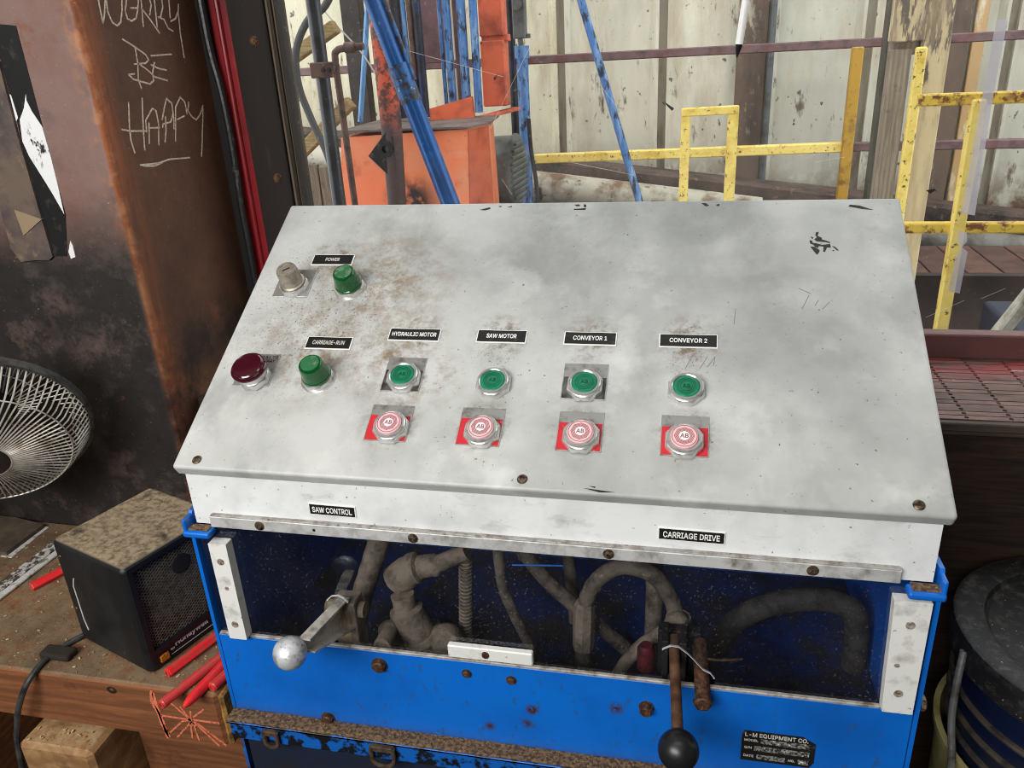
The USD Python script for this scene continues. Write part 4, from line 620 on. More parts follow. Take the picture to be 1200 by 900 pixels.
# crumbs of sawdust and splinters on the bench and the post below it
cr_ = []
for i in range(465):
    if i < 440: x, y, z = rng.uniform(-1.0, -0.378), rng.uniform(0.012, 0.29), -0.2995
    else: x, y, z = rng.uniform(-0.632, -0.545), rng.uniform(-0.018, 0.006), -0.3845
    q = rng.uniform(0.0003, 0.0010); m_ = box((-q*rng.uniform(1, 3.2), -q, 0), (q*rng.uniform(1, 3.2), q, q*0.8)); a_ = rng.uniform(0, math.pi)
    cr_.append(put(m_, T((math.cos(a_), math.sin(a_), 0), (-math.sin(a_), math.cos(a_), 0), Z_, o=(x, y, z))))
obj('sawdust_crumbs', cr_, mat('pale_wood_crumbs', lin(214, 186, 138), 0.8, 0, [dict(color=lin(120, 92, 60), scale=90, lo=0.42, hi=0.6)]), label='pale sawdust crumbs scattered over the bench', cat='sawdust', kind='stuff', smooth=False)
# space heater
ht = thing('space_heater', 'small black cube space heater with mesh grille on the bench', 'heater', (-0.52, 0.10, -0.30))
HS, HF = nrm((0.946, -0.325, 0)), nrm((0.325, 0.946, 0))    # HS: out of the grille; HF: along the front face from near corner
HM = T(HF, Z_, HS, o=(-0.4630, 0.0225, -0.2995))              # x along front, y up, z out of the front
m_heat = mat('dusty_black_plastic', lin(20, 21, 23), 0.5, 0, [dict(color=lin(36, 38, 40), scale=18, lo=0.48, hi=0.75, detail=6), dict(color=lin(80, 76, 70), scale=70, lo=0.68, hi=0.78, detail=5, fac=0.6), dict(color=lin(160, 142, 116), scale=60, lo=0.16, hi=0.40, detail=6, nr=0.7, axis=[('z', -0.1520, -0.1500)]), dict(color=lin(92, 80, 64), scale=(110, 110, 70), lo=0.44, hi=0.60, detail=6, nr=0.7, axis=[('z', -0.1520, -0.1500)], fac=0.8), dict(color=lin(46, 42, 38), scale=26, lo=0.60, hi=0.70, axis=[('z', -0.1520, -0.1500)], fac=0.8)], bump=(120, 0.25, 0.001))
W, H, D = 0.1385, 0.1500, 0.1385
hull_ = tm(m3.Manifold.batch_hull([m3.Manifold.sphere(0.008, 24).translate((x, y, z)) for x in (0.008, W-0.008) for y in (0.008, H-0.008) for z in (-D+0.008, -0.008)]))
cutm = m3.Manifold.cube((W-0.022, H-0.040, 0.05)).translate((0.011, 0.030, -0.022))
hm = m3.Manifold(m3.Mesh(np.asarray(hull_.vertices, np.float32), np.asarray(hull_.faces, np.uint32)))
obj('body', put(tm(hm-cutm), HM), m_heat, ht, label='dusty black body', smooth=35)
m_dark = mat('dark_cavity', lin(20, 20, 21), 0.8)
m_elem = mat('ceramic_element', lin(92, 90, 86), 0.6, 0.2, [dict(color=lin(40, 40, 40), scale=300, lo=0.45, hi=0.6)])
obj('element', put(cbox((0.030, 0.045, -0.0205), (W-0.030, H-0.030, -0.0150), 0.001), HM), m_elem, ht, label='grey ceramic element')
m_mesh = mat('dusty_wire_mesh', lin(128, 120, 106), 0.5, 0.3, [dict(color=lin(92, 84, 72), scale=120, lo=0.42, hi=0.62)])
gx0, gx1, gy0, gy1 = 0.0105, W-0.0105, 0.0295, H-0.0095
win = Polygon([(gx0, gy0), (gx1, gy0), (gx1, gy1), (gx0, gy1)]); P = []
for sgn in (1, -1):
    for c0 in np.arange(-0.16, 0.32, 0.0042):
        L = LineString([(-0.05, c0-0.05*0.62*sgn-(0.08 if sgn < 0 else 0)*0), (0.25, c0+0.25*0.62*sgn)])
        q = L.intersection(win)
        if q.length > 0.002: P.append(q.buffer(0.00042, cap_style=2))
obj('grille_mesh', [prism(q, 0.0007, HM @ T(X_, Y_, Z_, o=(0, 0, -0.0035))) for q in P], m_mesh, ht, label='dusty diamond wire mesh', smooth=False, kind='stuff')
obj('grille_hole', put(lathe([(0, -0.0024), (0.0125, -0.0024), (0.0125, -0.0016), (0.011, -0.0010), (0, -0.0010)], 32), HM @ T(X_, Y_, Z_, o=(0.071, 0.1135, 0))), m_dark, ht, label='round black thermostat opening')
fr_ = Polygon([(gx0-0.004, gy0-0.004), (gx1+0.004, gy0-0.004), (gx1+0.004, gy1+0.004), (gx0-0.004, gy1+0.004)]).buffer(0.003).difference(win)
obj('grille_frame', prism(fr_, 0.0022, HM @ T(X_, Y_, Z_, o=(0, 0, -0.0004))), m_heat, ht, smooth=False)
obj('top_rib', [put(box((0.012+0.0085*i, -0.0005, -D+0.010), (0.0165+0.0085*i, 0.0012, -D+0.052)), HM @ T(X_, Y_, Z_, o=(0, H-0.0006, 0))) for i in range(14)], m_heat, ht, smooth=False, kind='stuff')
m_text = mat('pale_badge_print', lin(214, 212, 206), 0.45)
obj('badge', words('Honeywell', 0.0066, HM @ T(X_, Y_, Z_, o=(0.0615, 0.0195, 0.0002)), 0.0004, 0.048), m_text, ht, label='pale badge lettering Honeywell', smooth=False)
m_switch = mat('amber_switch', lin(196, 118, 36), 0.3, 0, [dict(color=lin(120, 70, 24), scale=300, lo=0.5, hi=0.62)])
obj('rocker_switch', put(rbox((0.0150, 0.0090, -0.001), (0.0265, 0.0180, 0.0026), 0.0008, 3), HM), m_switch, ht, label='amber rocker switch')
obj('switch_print', [words('ON', 0.0026, HM @ T(X_, Y_, Z_, o=(0.033, 0.0165, 0.0002)), 0.0003), put(box((0.030, 0.0095, 0.0001), (0.125, 0.0102, 0.0005)), HM)], m_labelworn, ht, smooth=False)
HL = T(nrm((-0.946, 0.325, 0)), Z_, nrm((-0.325, -0.946, 0)), o=(-0.4630, 0.0225, -0.2995))
obj('side_slot', [tube([HL[:3, :3] @ np.array((x, y, 0.0003)) + HL[:3, 3] for x, y in ((0.113, 0.025), (0.116, 0.04), (0.116, 0.09), (0.110, 0.102))], 0.0009, 6)], m_labelworn, ht, label='moulded side line')
for x, y in ((0.127, 0.128), (0.127, 0.052)): obj('side_screw', put(lathe([(0, 0), (0.0024, 0), (0.0018, 0.0008), (0, 0.0008)], 14), HL @ T(X_, Y_, Z_, o=(x, y, 0))), m_screw, ht)
# power cord of the heater
obj('power_cord', tube(spline([(-0.575, 0.098, -0.2960), (-0.590, 0.0745, -0.2955), (-0.602, 0.0535, -0.2955), (-0.6090, 0.0250, -0.2950), (-0.6100, 0.0050, -0.2985), (-0.6165, -0.0080, -0.312), (-0.6330, -0.012, -0.345), (-0.6425, -0.012, -0.3696), (-0.6500, -0.014, -0.398), (-0.655, -0.02, -0.47), (-0.66, -0.03, -0.62), (-0.66, -0.05, FLOOR+0.004)], 8), 0.0036, 10), mat('grey_rubber_cord', lin(66, 68, 68), 0.45, 0, [dict(color=lin(36, 36, 36), scale=60, lo=0.45, hi=0.65)]), label='grey power cord hanging over the bench edge', cat='cord')
obj('bark_piece', noisy(rbox((-0.622, 0.026, -0.3005), (-0.580, 0.046, -0.290), 0.004, 3), 0.002, 60, 3, 2), mat('dark_bark', lin(40, 34, 29), 0.9), label='dark stick of bark beside the power cord', cat='bark')
# red lumber crayons
m_cr = [mat(f'red_crayon_wax_{i}', c, 0.35, 0, [dict(color=lin(150, 96, 76), scale=60, lo=lo, hi=0.66, detail=6, nr=0.7)], bump=(120, 0.25, 0.001)) for i, (c, lo) in enumerate(((lin(236, 46, 50), 0.50), (lin(214, 62, 62), 0.46)))]
cr_list = [('red lumber crayon nearest the heater, split along its side', (-0.4428, 0.0251), (-0.4065, 0.1290), 0.0062, 0), ('dusty red lumber crayon lying second from the heater, tip over the edge', (-0.4206, -0.0195), (-0.3850, 0.0900), 0.0056, 1), ('red lumber crayon with broken pointed tip over the crayon star', (-0.3925, -0.0195), (-0.3800, 0.0800), 0.0064, 0), ('short round ended red lumber crayon next to the blue cabinet', (-0.3775, 0.0130), (-0.3640, 0.0700), 0.0060, 1), ('red lumber crayon stub left of the heater', (-0.7356, 0.1448), (-0.7000, 0.2300), 0.0062, 0)]
for i, (lab, a, b, r, mi) in enumerate(cr_list):
    a, b = np.array((*a, -0.3+r)), np.array((*b, -0.3+r)); d = nrm(b-a)
    P = [a, a+d*0.0012, a+d*0.012, b-d*0.002, b]; R = [r*0.86, r, r, r, r*0.8]
    if i == 2: P = [a, a+d*0.004, a+d*0.010, a+d*0.020, b]; R = [r*0.25, r*0.6, r*0.82, r, r*0.9]
    c = thing('lumber_crayon', lab, 'crayon', a)
    obj('stick', tube(P, R, 6 if i in (0, 4) else 14), m_cr[mi], c, smooth=25)
    if i in (0, 1, 3): obj('end_ring', put(lathe([(r*0.42, 0), (r*0.80, 0), (r*0.80, 0.0008), (r*0.42, 0.0008)], 16), T(nrm(np.cross(Z_, -d)), np.cross(-d, nrm(np.cross(Z_, -d))), -d, o=a)), m_cr[0], c, label='bright moulded end')
# flat bits at the far left of the bench
m_strip = mat('white_channel', lin(206, 204, 200), 0.45, 0, [dict(color=lin(128, 116, 100), scale=60, lo=0.5, hi=0.62, detail=6)]); m_strip2 = mat('peeling_white_channel', lin(200, 196, 190), 0.6, 0, [dict(color=lin(76, 64, 54), scale=110, lo=0.46, hi=0.54, detail=6, nr=0.7)], bump=(150, 0.5, 0.001))
ws = thing('white_channel', 'white peeling metal channel lying on the bench left of heater', 'metal strip', (-0.77, 0.15, -0.30))
d = nrm((0.006, 0.0985, 0)); s = np.array((d[1], -d[0], 0))
ca_, cb_ = np.array((-0.7690, 0.10, -0.2970)), np.array((-0.7640, 0.245, -0.2970))
obj('smooth_flange', bar(ca_, cb_, 0.0105, 0.005), m_strip, ws); obj('peeling_flange', bar(ca_-s*0.0145, cb_-s*0.0165, 0.0185, 0.0075), m_strip2, ws, label='flange with peeling paint')
tr = thing('dark_board', 'dark dusty board with white edged corner under the fan', 'board', (-0.88, 0.24, -0.30))
m_bd = mat('dusty_dark_board', lin(92, 80, 64), 0.8, 0, [dict(color=lin(58, 50, 42), scale=20, lo=0.42, hi=0.68, detail=6)], bump=(120, 0.4, 0.001))
obj('board', prism([(-0.98, 0.214), (-0.838, 0.2125), (-0.838, 0.288), (-0.90, 0.300), (-0.98, 0.302)], 0.006, T(X_, Y_, Z_, o=(0, 0, -0.2985))), m_bd, tr, smooth=False)
obj('white_edge', prism([(-0.98, 0.2105), (-0.828, 0.2095), (-0.832, 0.290), (-0.90, 0.3015), (-0.98, 0.303)], 0.0015, T(X_, Y_, Z_, o=(0, 0, -0.3000))), m_strip, tr, label='white backing showing at the edge', smooth=False)

# ------------------------------------------------------------------ drum fan
FC = np.array((-0.758, 0.180, -0.066)); FA = nrm((0.48, -0.76, -0.44)); FU = nrm(Z_-FA*FA[2]); FS = np.cross(FU, FA)
FM = T(FS, FU, FA, o=FC)
fan = thing('desk_fan', 'metal desk fan with dense wire guard behind the heater', 'fan', (-0.80, 0.22, -0.30))
m_wire = mat('bright_fan_wire', lin(212, 206, 196), 0.35, 0.3, [dict(color=lin(150, 136, 116), scale=50, lo=0.46, hi=0.7), dict(color=lin(110, 98, 82), scale=9, lo=0.56, hi=0.70, fac=0.6)])
m_rim = mat('grey_fan_rim', lin(92, 92, 90), 0.4, 0.6, [dict(color=lin(52, 50, 48), scale=60, lo=0.45, hi=0.68)])
RR = 0.1215
def guard(z_rim, z_kink, z_hub, rk, rh, n, r, twist):
    out = []
    for k in range(n):
        a = 2*math.pi*k/n
        P = [(RR*math.cos(a), RR*math.sin(a), z_rim), (rk*1.06*math.cos(a), rk*1.06*math.sin(a), z_kink-0.2*(z_kink-z_rim)), (rk*0.98*math.cos(a+twist*0.06), rk*0.98*math.sin(a+twist*0.06), z_kink), (rh*math.cos(a+twist), rh*math.sin(a+twist), z_hub)]
        out.append(tube(P, r, 5))
    return out
def ring(R, z, r, n=56, s=6): return tube([(R*math.cos(a), R*math.sin(a), z) for a in np.linspace(0, 2*math.pi, n, endpoint=False)], r, s, closed=True)
obj('front_guard', [put(x, FM) for x in guard(0.0, 0.044, 0.060, 0.099, 0.030, 84, 0.00115, 0.10)+[ring(0.099, 0.0435, 0.0010), ring(0.030, 0.060, 0.0014)]], m_wire, fan, label='bright radial wires of the front guard', kind='stuff')
obj('back_guard', [put(x, FM) for x in guard(0.0, -0.030, -0.036, 0.100, 0.030, 60, 0.0008, -0.3)+[ring(0.100, -0.030, 0.001), ring(0.066, -0.033, 0.001)]], m_wire, fan, label='wires of the back guard', kind='stuff')
obj('rim', [put(lathe([(RR-0.001, -0.006), (RR+0.0030, -0.006), (RR+0.0030, 0.006), (RR-0.001, 0.006)], 72), FM)], m_rim, fan, label='flat grey steel rim', smooth=35)
m_hub = mat('dark_fan_hub', lin(44, 43, 42), 0.4, 0.3)
obj('hub_badge', put(lathe([(0, 0.058), (0.0295, 0.058), (0.0295, 0.0605), (0.026, 0.0630), (0, 0.0636)], 40), FM), m_hub, fan, label='dark round hub plate')
m_blade = mat('dark_metal_blade', lin(34, 34, 35), 0.6, 0.1)
for k in range(4):
    a0 = k*math.pi/2; V, F = [], []
    for i, rr in enumerate(np.linspace(0.022, 0.098, 7)):
        for jx, t_ in enumerate(np.linspace(-0.5, 0.5, 6)):
            an = a0+t_*1.05*(0.7+0.3*i/6); V.append((rr*math.cos(an), rr*math.sin(an), 0.010*t_*2+0.004*math.sin(t_*3)))
    for i in range(6):
        for jx in range(5): q = i*6+jx; F += [(q, q+1, q+7), (q, q+7, q+6)]
    V = np.array(V); n0 = len(V); V2 = V+np.array((0, 0, 0.0012)); F2 = [(c+n0, b+n0, a+n0) for a, b, c in F]
    obj('blade', put(trimesh.Trimesh(np.vstack([V2, V]), [(a, b, c) for a, b, c in F]+F2, process=False), FM), m_blade, fan, smooth=True)
obj('motor', put(lathe([(0, -0.085), (0.030, -0.085), (0.036, -0.075), (0.036, -0.038), (0.026, -0.030), (0.022, 0.012), (0, 0.014)], 32), FM), m_hub, fan)
e0 = FC-FA*0.060
obj('stand', [tube(spline([e0, e0+(-0.05, 0.02, -0.03), (-0.93, 0.215, -0.17), (-0.95, 0.205, -0.286)], 8), 0.010, 12), put(lathe([(0, 0), (0.095, 0), (0.095, 0.006), (0.080, 0.013), (0.014, 0.020), (0, 0.020)], 40), T(X_, Y_, Z_, o=(-1.00, 0.165, -0.2985)))], m_hub, fan)

# ------------------------------------------------------------------ buckets right of the console
BX, BY = 0.590, 0.196
m_lidb = mat('dusty_black_bucket_lid', lin(26, 25, 25), 0.55, 0, [dict(color=lin(74, 68, 60), scale=90, lo=0.5, hi=0.68, detail=5), dict(color=lin(180, 170, 150), scale=240, lo=0.70, hi=0.73, detail=2), dict(color=lin(18, 18, 18), scale=20, lo=0.5, hi=0.7)], bump=(140, 0.4, 0.001))
m_bk_ = mat('dark_blue_bucket', lin(14, 24, 52), 0.35, 0, [dict(color=lin(34, 34, 40), scale=16, lo=0.5, hi=0.72, detail=5)], bump=(40, 0.1, 0.001))
m_band = mat('dusty_bucket_band', lin(72, 62, 52), 0.7, 0, [dict(color=lin(34, 30, 28), scale=60, lo=0.45, hi=0.66)])
m_yel = mat('faded_yellow_bucket', lin(182, 172, 116), 0.4, 0, [dict(color=lin(132, 118, 66), scale=20, lo=0.45, hi=0.7, detail=5)], bump=(40, 0.1, 0.001))
BM = T(X_, Y_, Z_, o=(BX, BY, 0))
bk = thing('dark_bucket', 'dark blue lidded bucket right of the console, nested in a yellow one', 'bucket', (BX, BY, -0.62))
obj('body', lathe([(0, -0.600), (0.124, -0.600), (0.1405, -0.272), (0.1385, -0.272), (0.122, -0.596), (0, -0.596)], 72, BM), m_bk_, bk)
for z in (-0.335, -0.365, -0.392): 
    r = 0.1390-(-0.272-z)*0.05
    obj('band', lathe([(r-0.002, z-0.004), (r+0.0052, z-0.003), (r+0.0062, z), (r+0.0052, z+0.003), (r-0.002, z+0.004)], 72, BM), m_band, bk, label='dusty moulded band')
obj('lid', lathe([(0, -0.2640), (0.112, -0.2640), (0.116, -0.2610), (0.118, -0.2545), (0.124, -0.2525), (0.144, -0.2520), (0.1490, -0.2550), (0.1500, -0.2640), (0.1500, -0.2900), (0.1465, -0.2920), (0.1455, -0.2700), (0, -0.2680)], 80, BM), m_lidb, bk, label='black lid with dusty recess')
yb = thing('yellow_bucket', 'faded yellow bucket with wire handle holding the dark bucket', 'bucket', (BX, BY, FLOOR))
obj('body', lathe([(0, FLOOR), (0.128, FLOOR), (0.1440, -0.415), (0.1490, -0.413), (0.1490, -0.405), (0.1420, -0.405), (0.126, FLOOR+0.006), (0, FLOOR+0.006)], 72, BM), m_yel, yb)
m_bail = mat('grey_wire_handle', lin(150, 150, 148), 0.4, 0.5, [dict(color=lin(84, 80, 74), scale=50, lo=0.45, hi=0.66)])
HP = spline([(0.4415, 0.170, -0.268), (0.4372, 0.160, -0.300), (0.4355, 0.150, -0.345), (0.4385, 0.135, -0.390), (0.4400, 0.125, -0.44), (0.46, 0.10, -0.50)], 8)
obj('handle', tube(HP, 0.0040, 10), m_bail, yb, label='grey wire bail handle')

# ------------------------------------------------------------------ outside the window
GZ = -1.5
obj('ground', box((-8, 0.62, GZ-0.05), (8, 9, GZ)), mat('dark_yard_ground', lin(70, 58, 46), 0.9, 0, [dict(color=lin(38, 32, 27), scale=3, lo=0.4, hi=0.66, detail=6)], bump=(12, 0.5, 0.01)), label='dark dirty ground of the yard outside', cat='ground', kind='structure')
yw = thing('yard_wall', 'cream painted steel siding wall across the yard', 'wall', (0, 3.6, GZ), kind='structure')
def siding(i, base):
    return mat(f'weathered_siding_{i}', base, 0.6, 0.1, [
        dict(color=tuple(0.72*np.array(base)), scale=(5, 5, 1.6), lo=0.42, hi=0.72, detail=5),
        dict(color=lin(176, 150, 118), scale=(6, 6, 1.5), lo=0.50, hi=0.70, detail=6, nr=0.7, fac=0.6),
        dict(color=lin(92, 70, 56), scale=(16, 16, 5), lo=0.60, hi=0.68, detail=6, nr=0.7, fac=0.9),
        dict(color=lin(74, 64, 56), scale=19, lo=0.69, hi=0.73, detail=2, fac=0.85), dict(color=lin(44, 38, 34), scale=34, lo=0.70, hi=0.735, detail=3),
        dict(color=lin(96, 66, 44), scale=(12, 12, 10), lo=0.36, hi=0.52, detail=5, axis=[('z', 0.0 if i < 2 else -0.12, -0.34)], wob=0.2)], bump=(30, 0.3, 0.003))
m_sd = [siding(0, lin(232, 224, 196)), siding(1, lin(222, 216, 196)), siding(2, lin(202, 198, 182)), siding(3, lin(196, 192, 176))]
m_brown = mat('stained_brown_siding', lin(112, 92, 78), 0.65, 0.1, [dict(color=lin(186, 178, 156), scale=(9, 9, 4), lo=0.55, hi=0.60, detail=7, nr=0.7), dict(color=lin(70, 58, 52), scale=(6, 6, 2), lo=0.45, hi=0.7)], bump=(30, 0.3, 0.003))
m_rib = mat('shadow_joint', lin(150, 142, 126), 0.7, 0.1, [dict(color=lin(120, 104, 84), scale=(20, 20, 4), lo=0.5, hi=0.7)])  # darker tone paints in the shade of the ribbed siding profile
xs = [-3.1, -2.6, -2.07, -1.55, -1.03, -0.511, -0.022, 0.459, 0.892, 1.473, 1.98, 2.5, 3.0]
for i in range(len(xs)-1):
    a, b = xs[i], xs[i+1]
    m_ = m_sd[0 if a < -0.6 else 1 if a < 0.3 else 2 if a < 1.2 else 3]
    pr_ = [(a+0.020, 3.62), (a+0.020, 3.570), (a+0.045, 3.595), (b-0.060, 3.600), (b-0.034, 3.570), (b-0.020, 3.570), (b-0.020, 3.62)]
    obj('siding_panel', prism(Polygon(pr_).buffer(0), 3.2, T(X_, Y_, Z_, o=(0, 0, GZ))), m_, yw, smooth=False)
    obj('joint', box((b-0.022, 3.594, GZ), (b+0.022, 3.64, GZ+3.2)), m_rib, yw, smooth=False)
for a, b, y in ((0.318, 0.452, 3.556), (1.170, 1.300, 3.556)):
    obj('stained_batten', cbox((a, y, -0.50), (b, y+0.04, 1.7), 0.004), m_brown, yw, label='brown stained batten', smooth=False)
obj('tan_stain_strip', cbox((1.318, 3.566, -0.5), (1.368, 3.60, 1.7), 0.003), mat('tan_stained_strip', lin(190, 154, 108), 0.65, 0, [dict(color=lin(222, 212, 188), scale=(12, 12, 3), lo=0.5, hi=0.6, detail=6, nr=0.7)]), yw, label='tan stained strip', smooth=False)
obj('blue_grey_pipe', rod((0.470, 3.545, -0.9), (0.470, 3.545, 1.7), 0.014, 12), mat('blue_grey_paint', lin(92, 96, 98), 0.5, 0.2, [dict(color=lin(72, 62, 54), scale=20, lo=0.5, hi=0.7)]), label='blue grey vertical pipe on the far wall', cat='pipe')
m_mauve = mat('mauve_rail_paint', lin(118, 92, 92), 0.5, 0.2, [dict(color=lin(82, 64, 64), scale=20, lo=0.45, hi=0.7), dict(color=lin(130, 60, 56), scale=14, lo=0.52, hi=0.7, fac=0.6)])
m_yel2 = mat('chipped_yellow_paint', lin(240, 212, 116), 0.5, 0.0, [dict(color=lin(214, 176, 72), scale=20, lo=0.48, hi=0.7), dict(color=lin(86, 58, 34), scale=60, lo=0.58, hi=0.62, detail=7, nr=0.75)], bump=(80, 0.3, 0.002))
m_yel3 = mat('rusting_yellow_paint', lin(226, 190, 76), 0.5, 0.0, [dict(color=lin(120, 74, 40), scale=42, lo=0.50, hi=0.58, detail=6, nr=0.7), dict(color=lin(196, 150, 84), scale=30, lo=0.52, hi=0.66)], bump=(80, 0.4, 0.002))
m_ochre = mat('dull_ochre_paint', lin(184, 142, 52), 0.5, 0.1, [dict(color=lin(120, 88, 40), scale=24, lo=0.5, hi=0.7)])
def sbar(name, label, cat, segs, w, m, kind=None):
    return obj(name, [bar(a, b, w, w, up=(0, 1, 0) if abs((np.array(b)-a)[2]) > abs((np.array(b)-a)[0]) else (0, 0, 1), c=0.004) for a, b in segs], m, label=label, cat=cat)
sbar('upper_rail', 'mauve horizontal rail across the far siding wall', 'rail', [((-2.3, 3.2, 0.296), (3.0, 3.2, 0.303))], 0.036, m_mauve)
sbar('middle_rail', 'long yellow rail low before the far siding wall', 'rail', [((-0.56, 3.02, -0.108), (0.742, 3.02, -0.090))], 0.040, m_yel2)
sbar('middle_rail', 'mauve continuation of the low rail behind the timber post', 'rail', [((0.742, 3.02, -0.090), (2.6, 3.02, -0.098))], 0.036, m_mauve)
sbar('rail_post', 'dull ochre rail post left of the timber post', 'post', [((0.750, 3.0, -1.3), (0.750, 3.0, 0.29))], 0.042, m_ochre)
# sloping rusty chute with a peeling white pipe beneath it
sl = (-0.446-0.031)/(1.631+1.936)
def cz(x): return 0.031+sl*(x+1.936)
ch = thing('sloping_chute', 'rusty brown beam sloping along the foot of far wall', 'beam', (0, 3.4, -0.3))
m_rbeam = mat('rusty_brown_beam', lin(92, 74, 66), 0.75, 0.1, [dict(color=lin(50, 40, 36), scale=8, lo=0.42, hi=0.66, detail=6), dict(color=lin(150, 108, 76), scale=26, lo=0.60, hi=0.70, detail=5)], bump=(26, 0.7, 0.01))
a, b = np.array((-2.8, 3.40, cz(-2.8)-0.05)), np.array((2.9, 3.40, cz(2.9)-0.05))
bm_ = bar(a, b, 0.20, 0.10, c=0.01)
for _ in range(4): bm_ = bm_.subdivide()
obj('beam', noisy(bm_, 0.012, 9, 5), m_rbeam, ch)
m_rpipe = mat('peeling_white_pipe', lin(196, 190, 172), 0.6, 0.1, [dict(color=lin(122, 92, 66), scale=7, lo=0.48, hi=0.64, detail=6), dict(color=lin(44, 38, 34), scale=14, lo=0.62, hi=0.68, detail=5)], bump=(26, 0.3, 0.004))
def wh(x): return (x, 3.22, cz(x)-0.055)
pp = [np.array((x, 3.22, cz(x)-0.145+0.03)) for x in np.linspace(-2.6, 0.44, 12)]
obj('white_pipe', tube(pp, 0.075, 20), m_rpipe, label='peeling white pipe sloping beneath the rusty beam', cat='pipe')
gp = [np.array((x, 3.24, cz(x)-0.135)) for x in np.linspace(0.44, 2.7, 10)]
obj('grey_pipe', tube(gp, 0.060, 20), mat('dull_grey_pipe', lin(126, 122, 114), 0.6, 0.2, [dict(color=lin(80, 72, 64), scale=10, lo=0.45, hi=0.7)]), label='dull grey pipe continuing right of the peeling white pipe', cat='pipe')
m_dk = mat('dark_machine_bed', lin(56, 46, 42), 0.85, 0.1, [dict(color=lin(28, 24, 22), scale=9, lo=0.4, hi=0.64, detail=6)], bump=(26, 0.5, 0.006))
obj('machine_bed', cbox((-0.55, 2.75, -1.0), (0.55, 3.12, -0.335), 0.01), m_dk, label='dark grimy machine bed under the peeling pipe', cat='machine bed')
# weathered boards at far left
wbd = thing('board_stack', 'weathered brown boards standing left outside the window', 'boards', (-1.3, 2.5, GZ))
m_wb = wood('weathered_board', lin(128, 112, 94), lin(84, 70, 58), (30, 20, 2), dir='x')
for i in range(7): obj('board', cbox((-1.95+0.095*i, 2.95+0.004*(i % 2), GZ), (-1.95+0.095*i+0.088, 2.98, -0.045-0.019*i+0.008*(i % 3)), 0.003), m_wb, wbd, smooth=False)
# pipes and braces at far left
m_bpipe = mat('black_steel_pipe', lin(66, 66, 70), 0.3, 0.3, [dict(color=lin(44, 42, 44), scale=12, lo=0.45, hi=0.68)])
bp = thing('black_pipe', 'upright dark grey pipe with rusty clamp left outside the window', 'pipe', (-0.873, 1.6, GZ))
obj('pipe', rod((-0.8735, 1.6, GZ), (-0.866, 1.6, 1.6), 0.0195, 18), m_bpipe, bp)
m_rusty = mat('rust_brown_steel', lin(104, 76, 68), 0.7, 0.2, [dict(color=lin(64, 46, 42), scale=30, lo=0.42, hi=0.66), dict(color=lin(150, 104, 72), scale=40, lo=0.62, hi=0.72)], bump=(60, 0.5, 0.003))
cp_ = obj('pipe_clamp', cbox((-0.892, 1.572, 0.306), (-0.822, 1.582, 0.346), 0.003), m_rusty, bp, label='rusty pipe clamp with two bolts')
for x in (-0.853, -0.836): obj('clamp_bolt', hexhead(T(X_, Z_, -Y_, o=(x, 1.572, 0.326)), 0.0060, 0.004), m_chip, cp_)
th_ = obj('elbow_pipe', [tube(spline([(-0.862, 1.70, -0.3), (-0.868, 1.70, 0.18), (-0.870, 1.70, 0.345), (-0.862, 1.70, 0.372), (-0.840, 1.70, 0.378), (-0.780, 1.70, 0.381)], 6), 0.0098, 12), rod((-0.835, 1.70, 0.379), (-0.805, 1.70, 0.380), 0.0150, 12)], m_rusty, label='thin rusty elbow pipe beside the dark grey pipe', cat='pipe')
obj('hanging_hose', tube(spline([(-0.86, 1.9, 0.70), (-0.955, 1.9, 0.516), (-1.033, 1.9, 0.461), (-1.084, 1.9, 0.379), (-1.092, 1.9, 0.280), (-1.065, 1.9, 0.176), (-1.024, 1.9, 0.055), (-1.006, 1.9, -0.082), (-1.0, 1.9, -0.4)], 8), 0.0115, 12), mat('grey_hose', lin(70, 68, 68), 0.6), label='grey hose looping behind the dark grey pipe', cat='hose')
m_brace = wood('tan_timber_brace', lin(172, 146, 98), lin(126, 100, 62), (10, 20, 30))
for lab, a, b in (('tan timber brace slanting at the top left of the window', (-1.36, 2.0, 0.253), (-0.985, 2.0, 0.446)), ('tan timber brace slanting lower left in the window', (-1.30, 2.0, -0.040), (-0.965, 2.0, 0.219))):
    obj('timber_brace', bar(a, b, 0.04, 0.040, up=(0, 1, 0), c=0.003), m_brace, label=lab, cat='brace')
obj('black_channel', [cbox((-1.281, 2.75, GZ), (-1.200, 2.81, 1.6), 0.003)], mat('dark_brown_channel', lin(56, 46, 42), 0.6, 0.2, [dict(color=lin(36, 30, 28), scale=14, lo=0.45, hi=0.66)]), label='dark upright channel behind the elbow pipe', cat='channel')
obj('loose_cable', tube(spline([(-1.20, 2.2, 0.62), (-1.08, 2.2, 0.47), (-0.985, 2.2, 0.36), (-0.92, 2.2, 0.245)], 8), 0.0028, 6), mat('pale_cable', lin(176, 170, 156), 0.5), label='thin pale cable crossing the dark upright channel', cat='cable')
obj('light_blue_rod', rod((-0.980, 2.35, 0.644), (-1.085, 2.35, 0.128), 0.0098, 12), mat('pale_blue_steel', lin(110, 158, 206), 0.35, 0.2, [dict(color=lin(70, 92, 124), scale=(60, 60, 10), lo=0.45, hi=0.65)]), label='pale blue slanted rod left of the orange machine post', cat='rod')

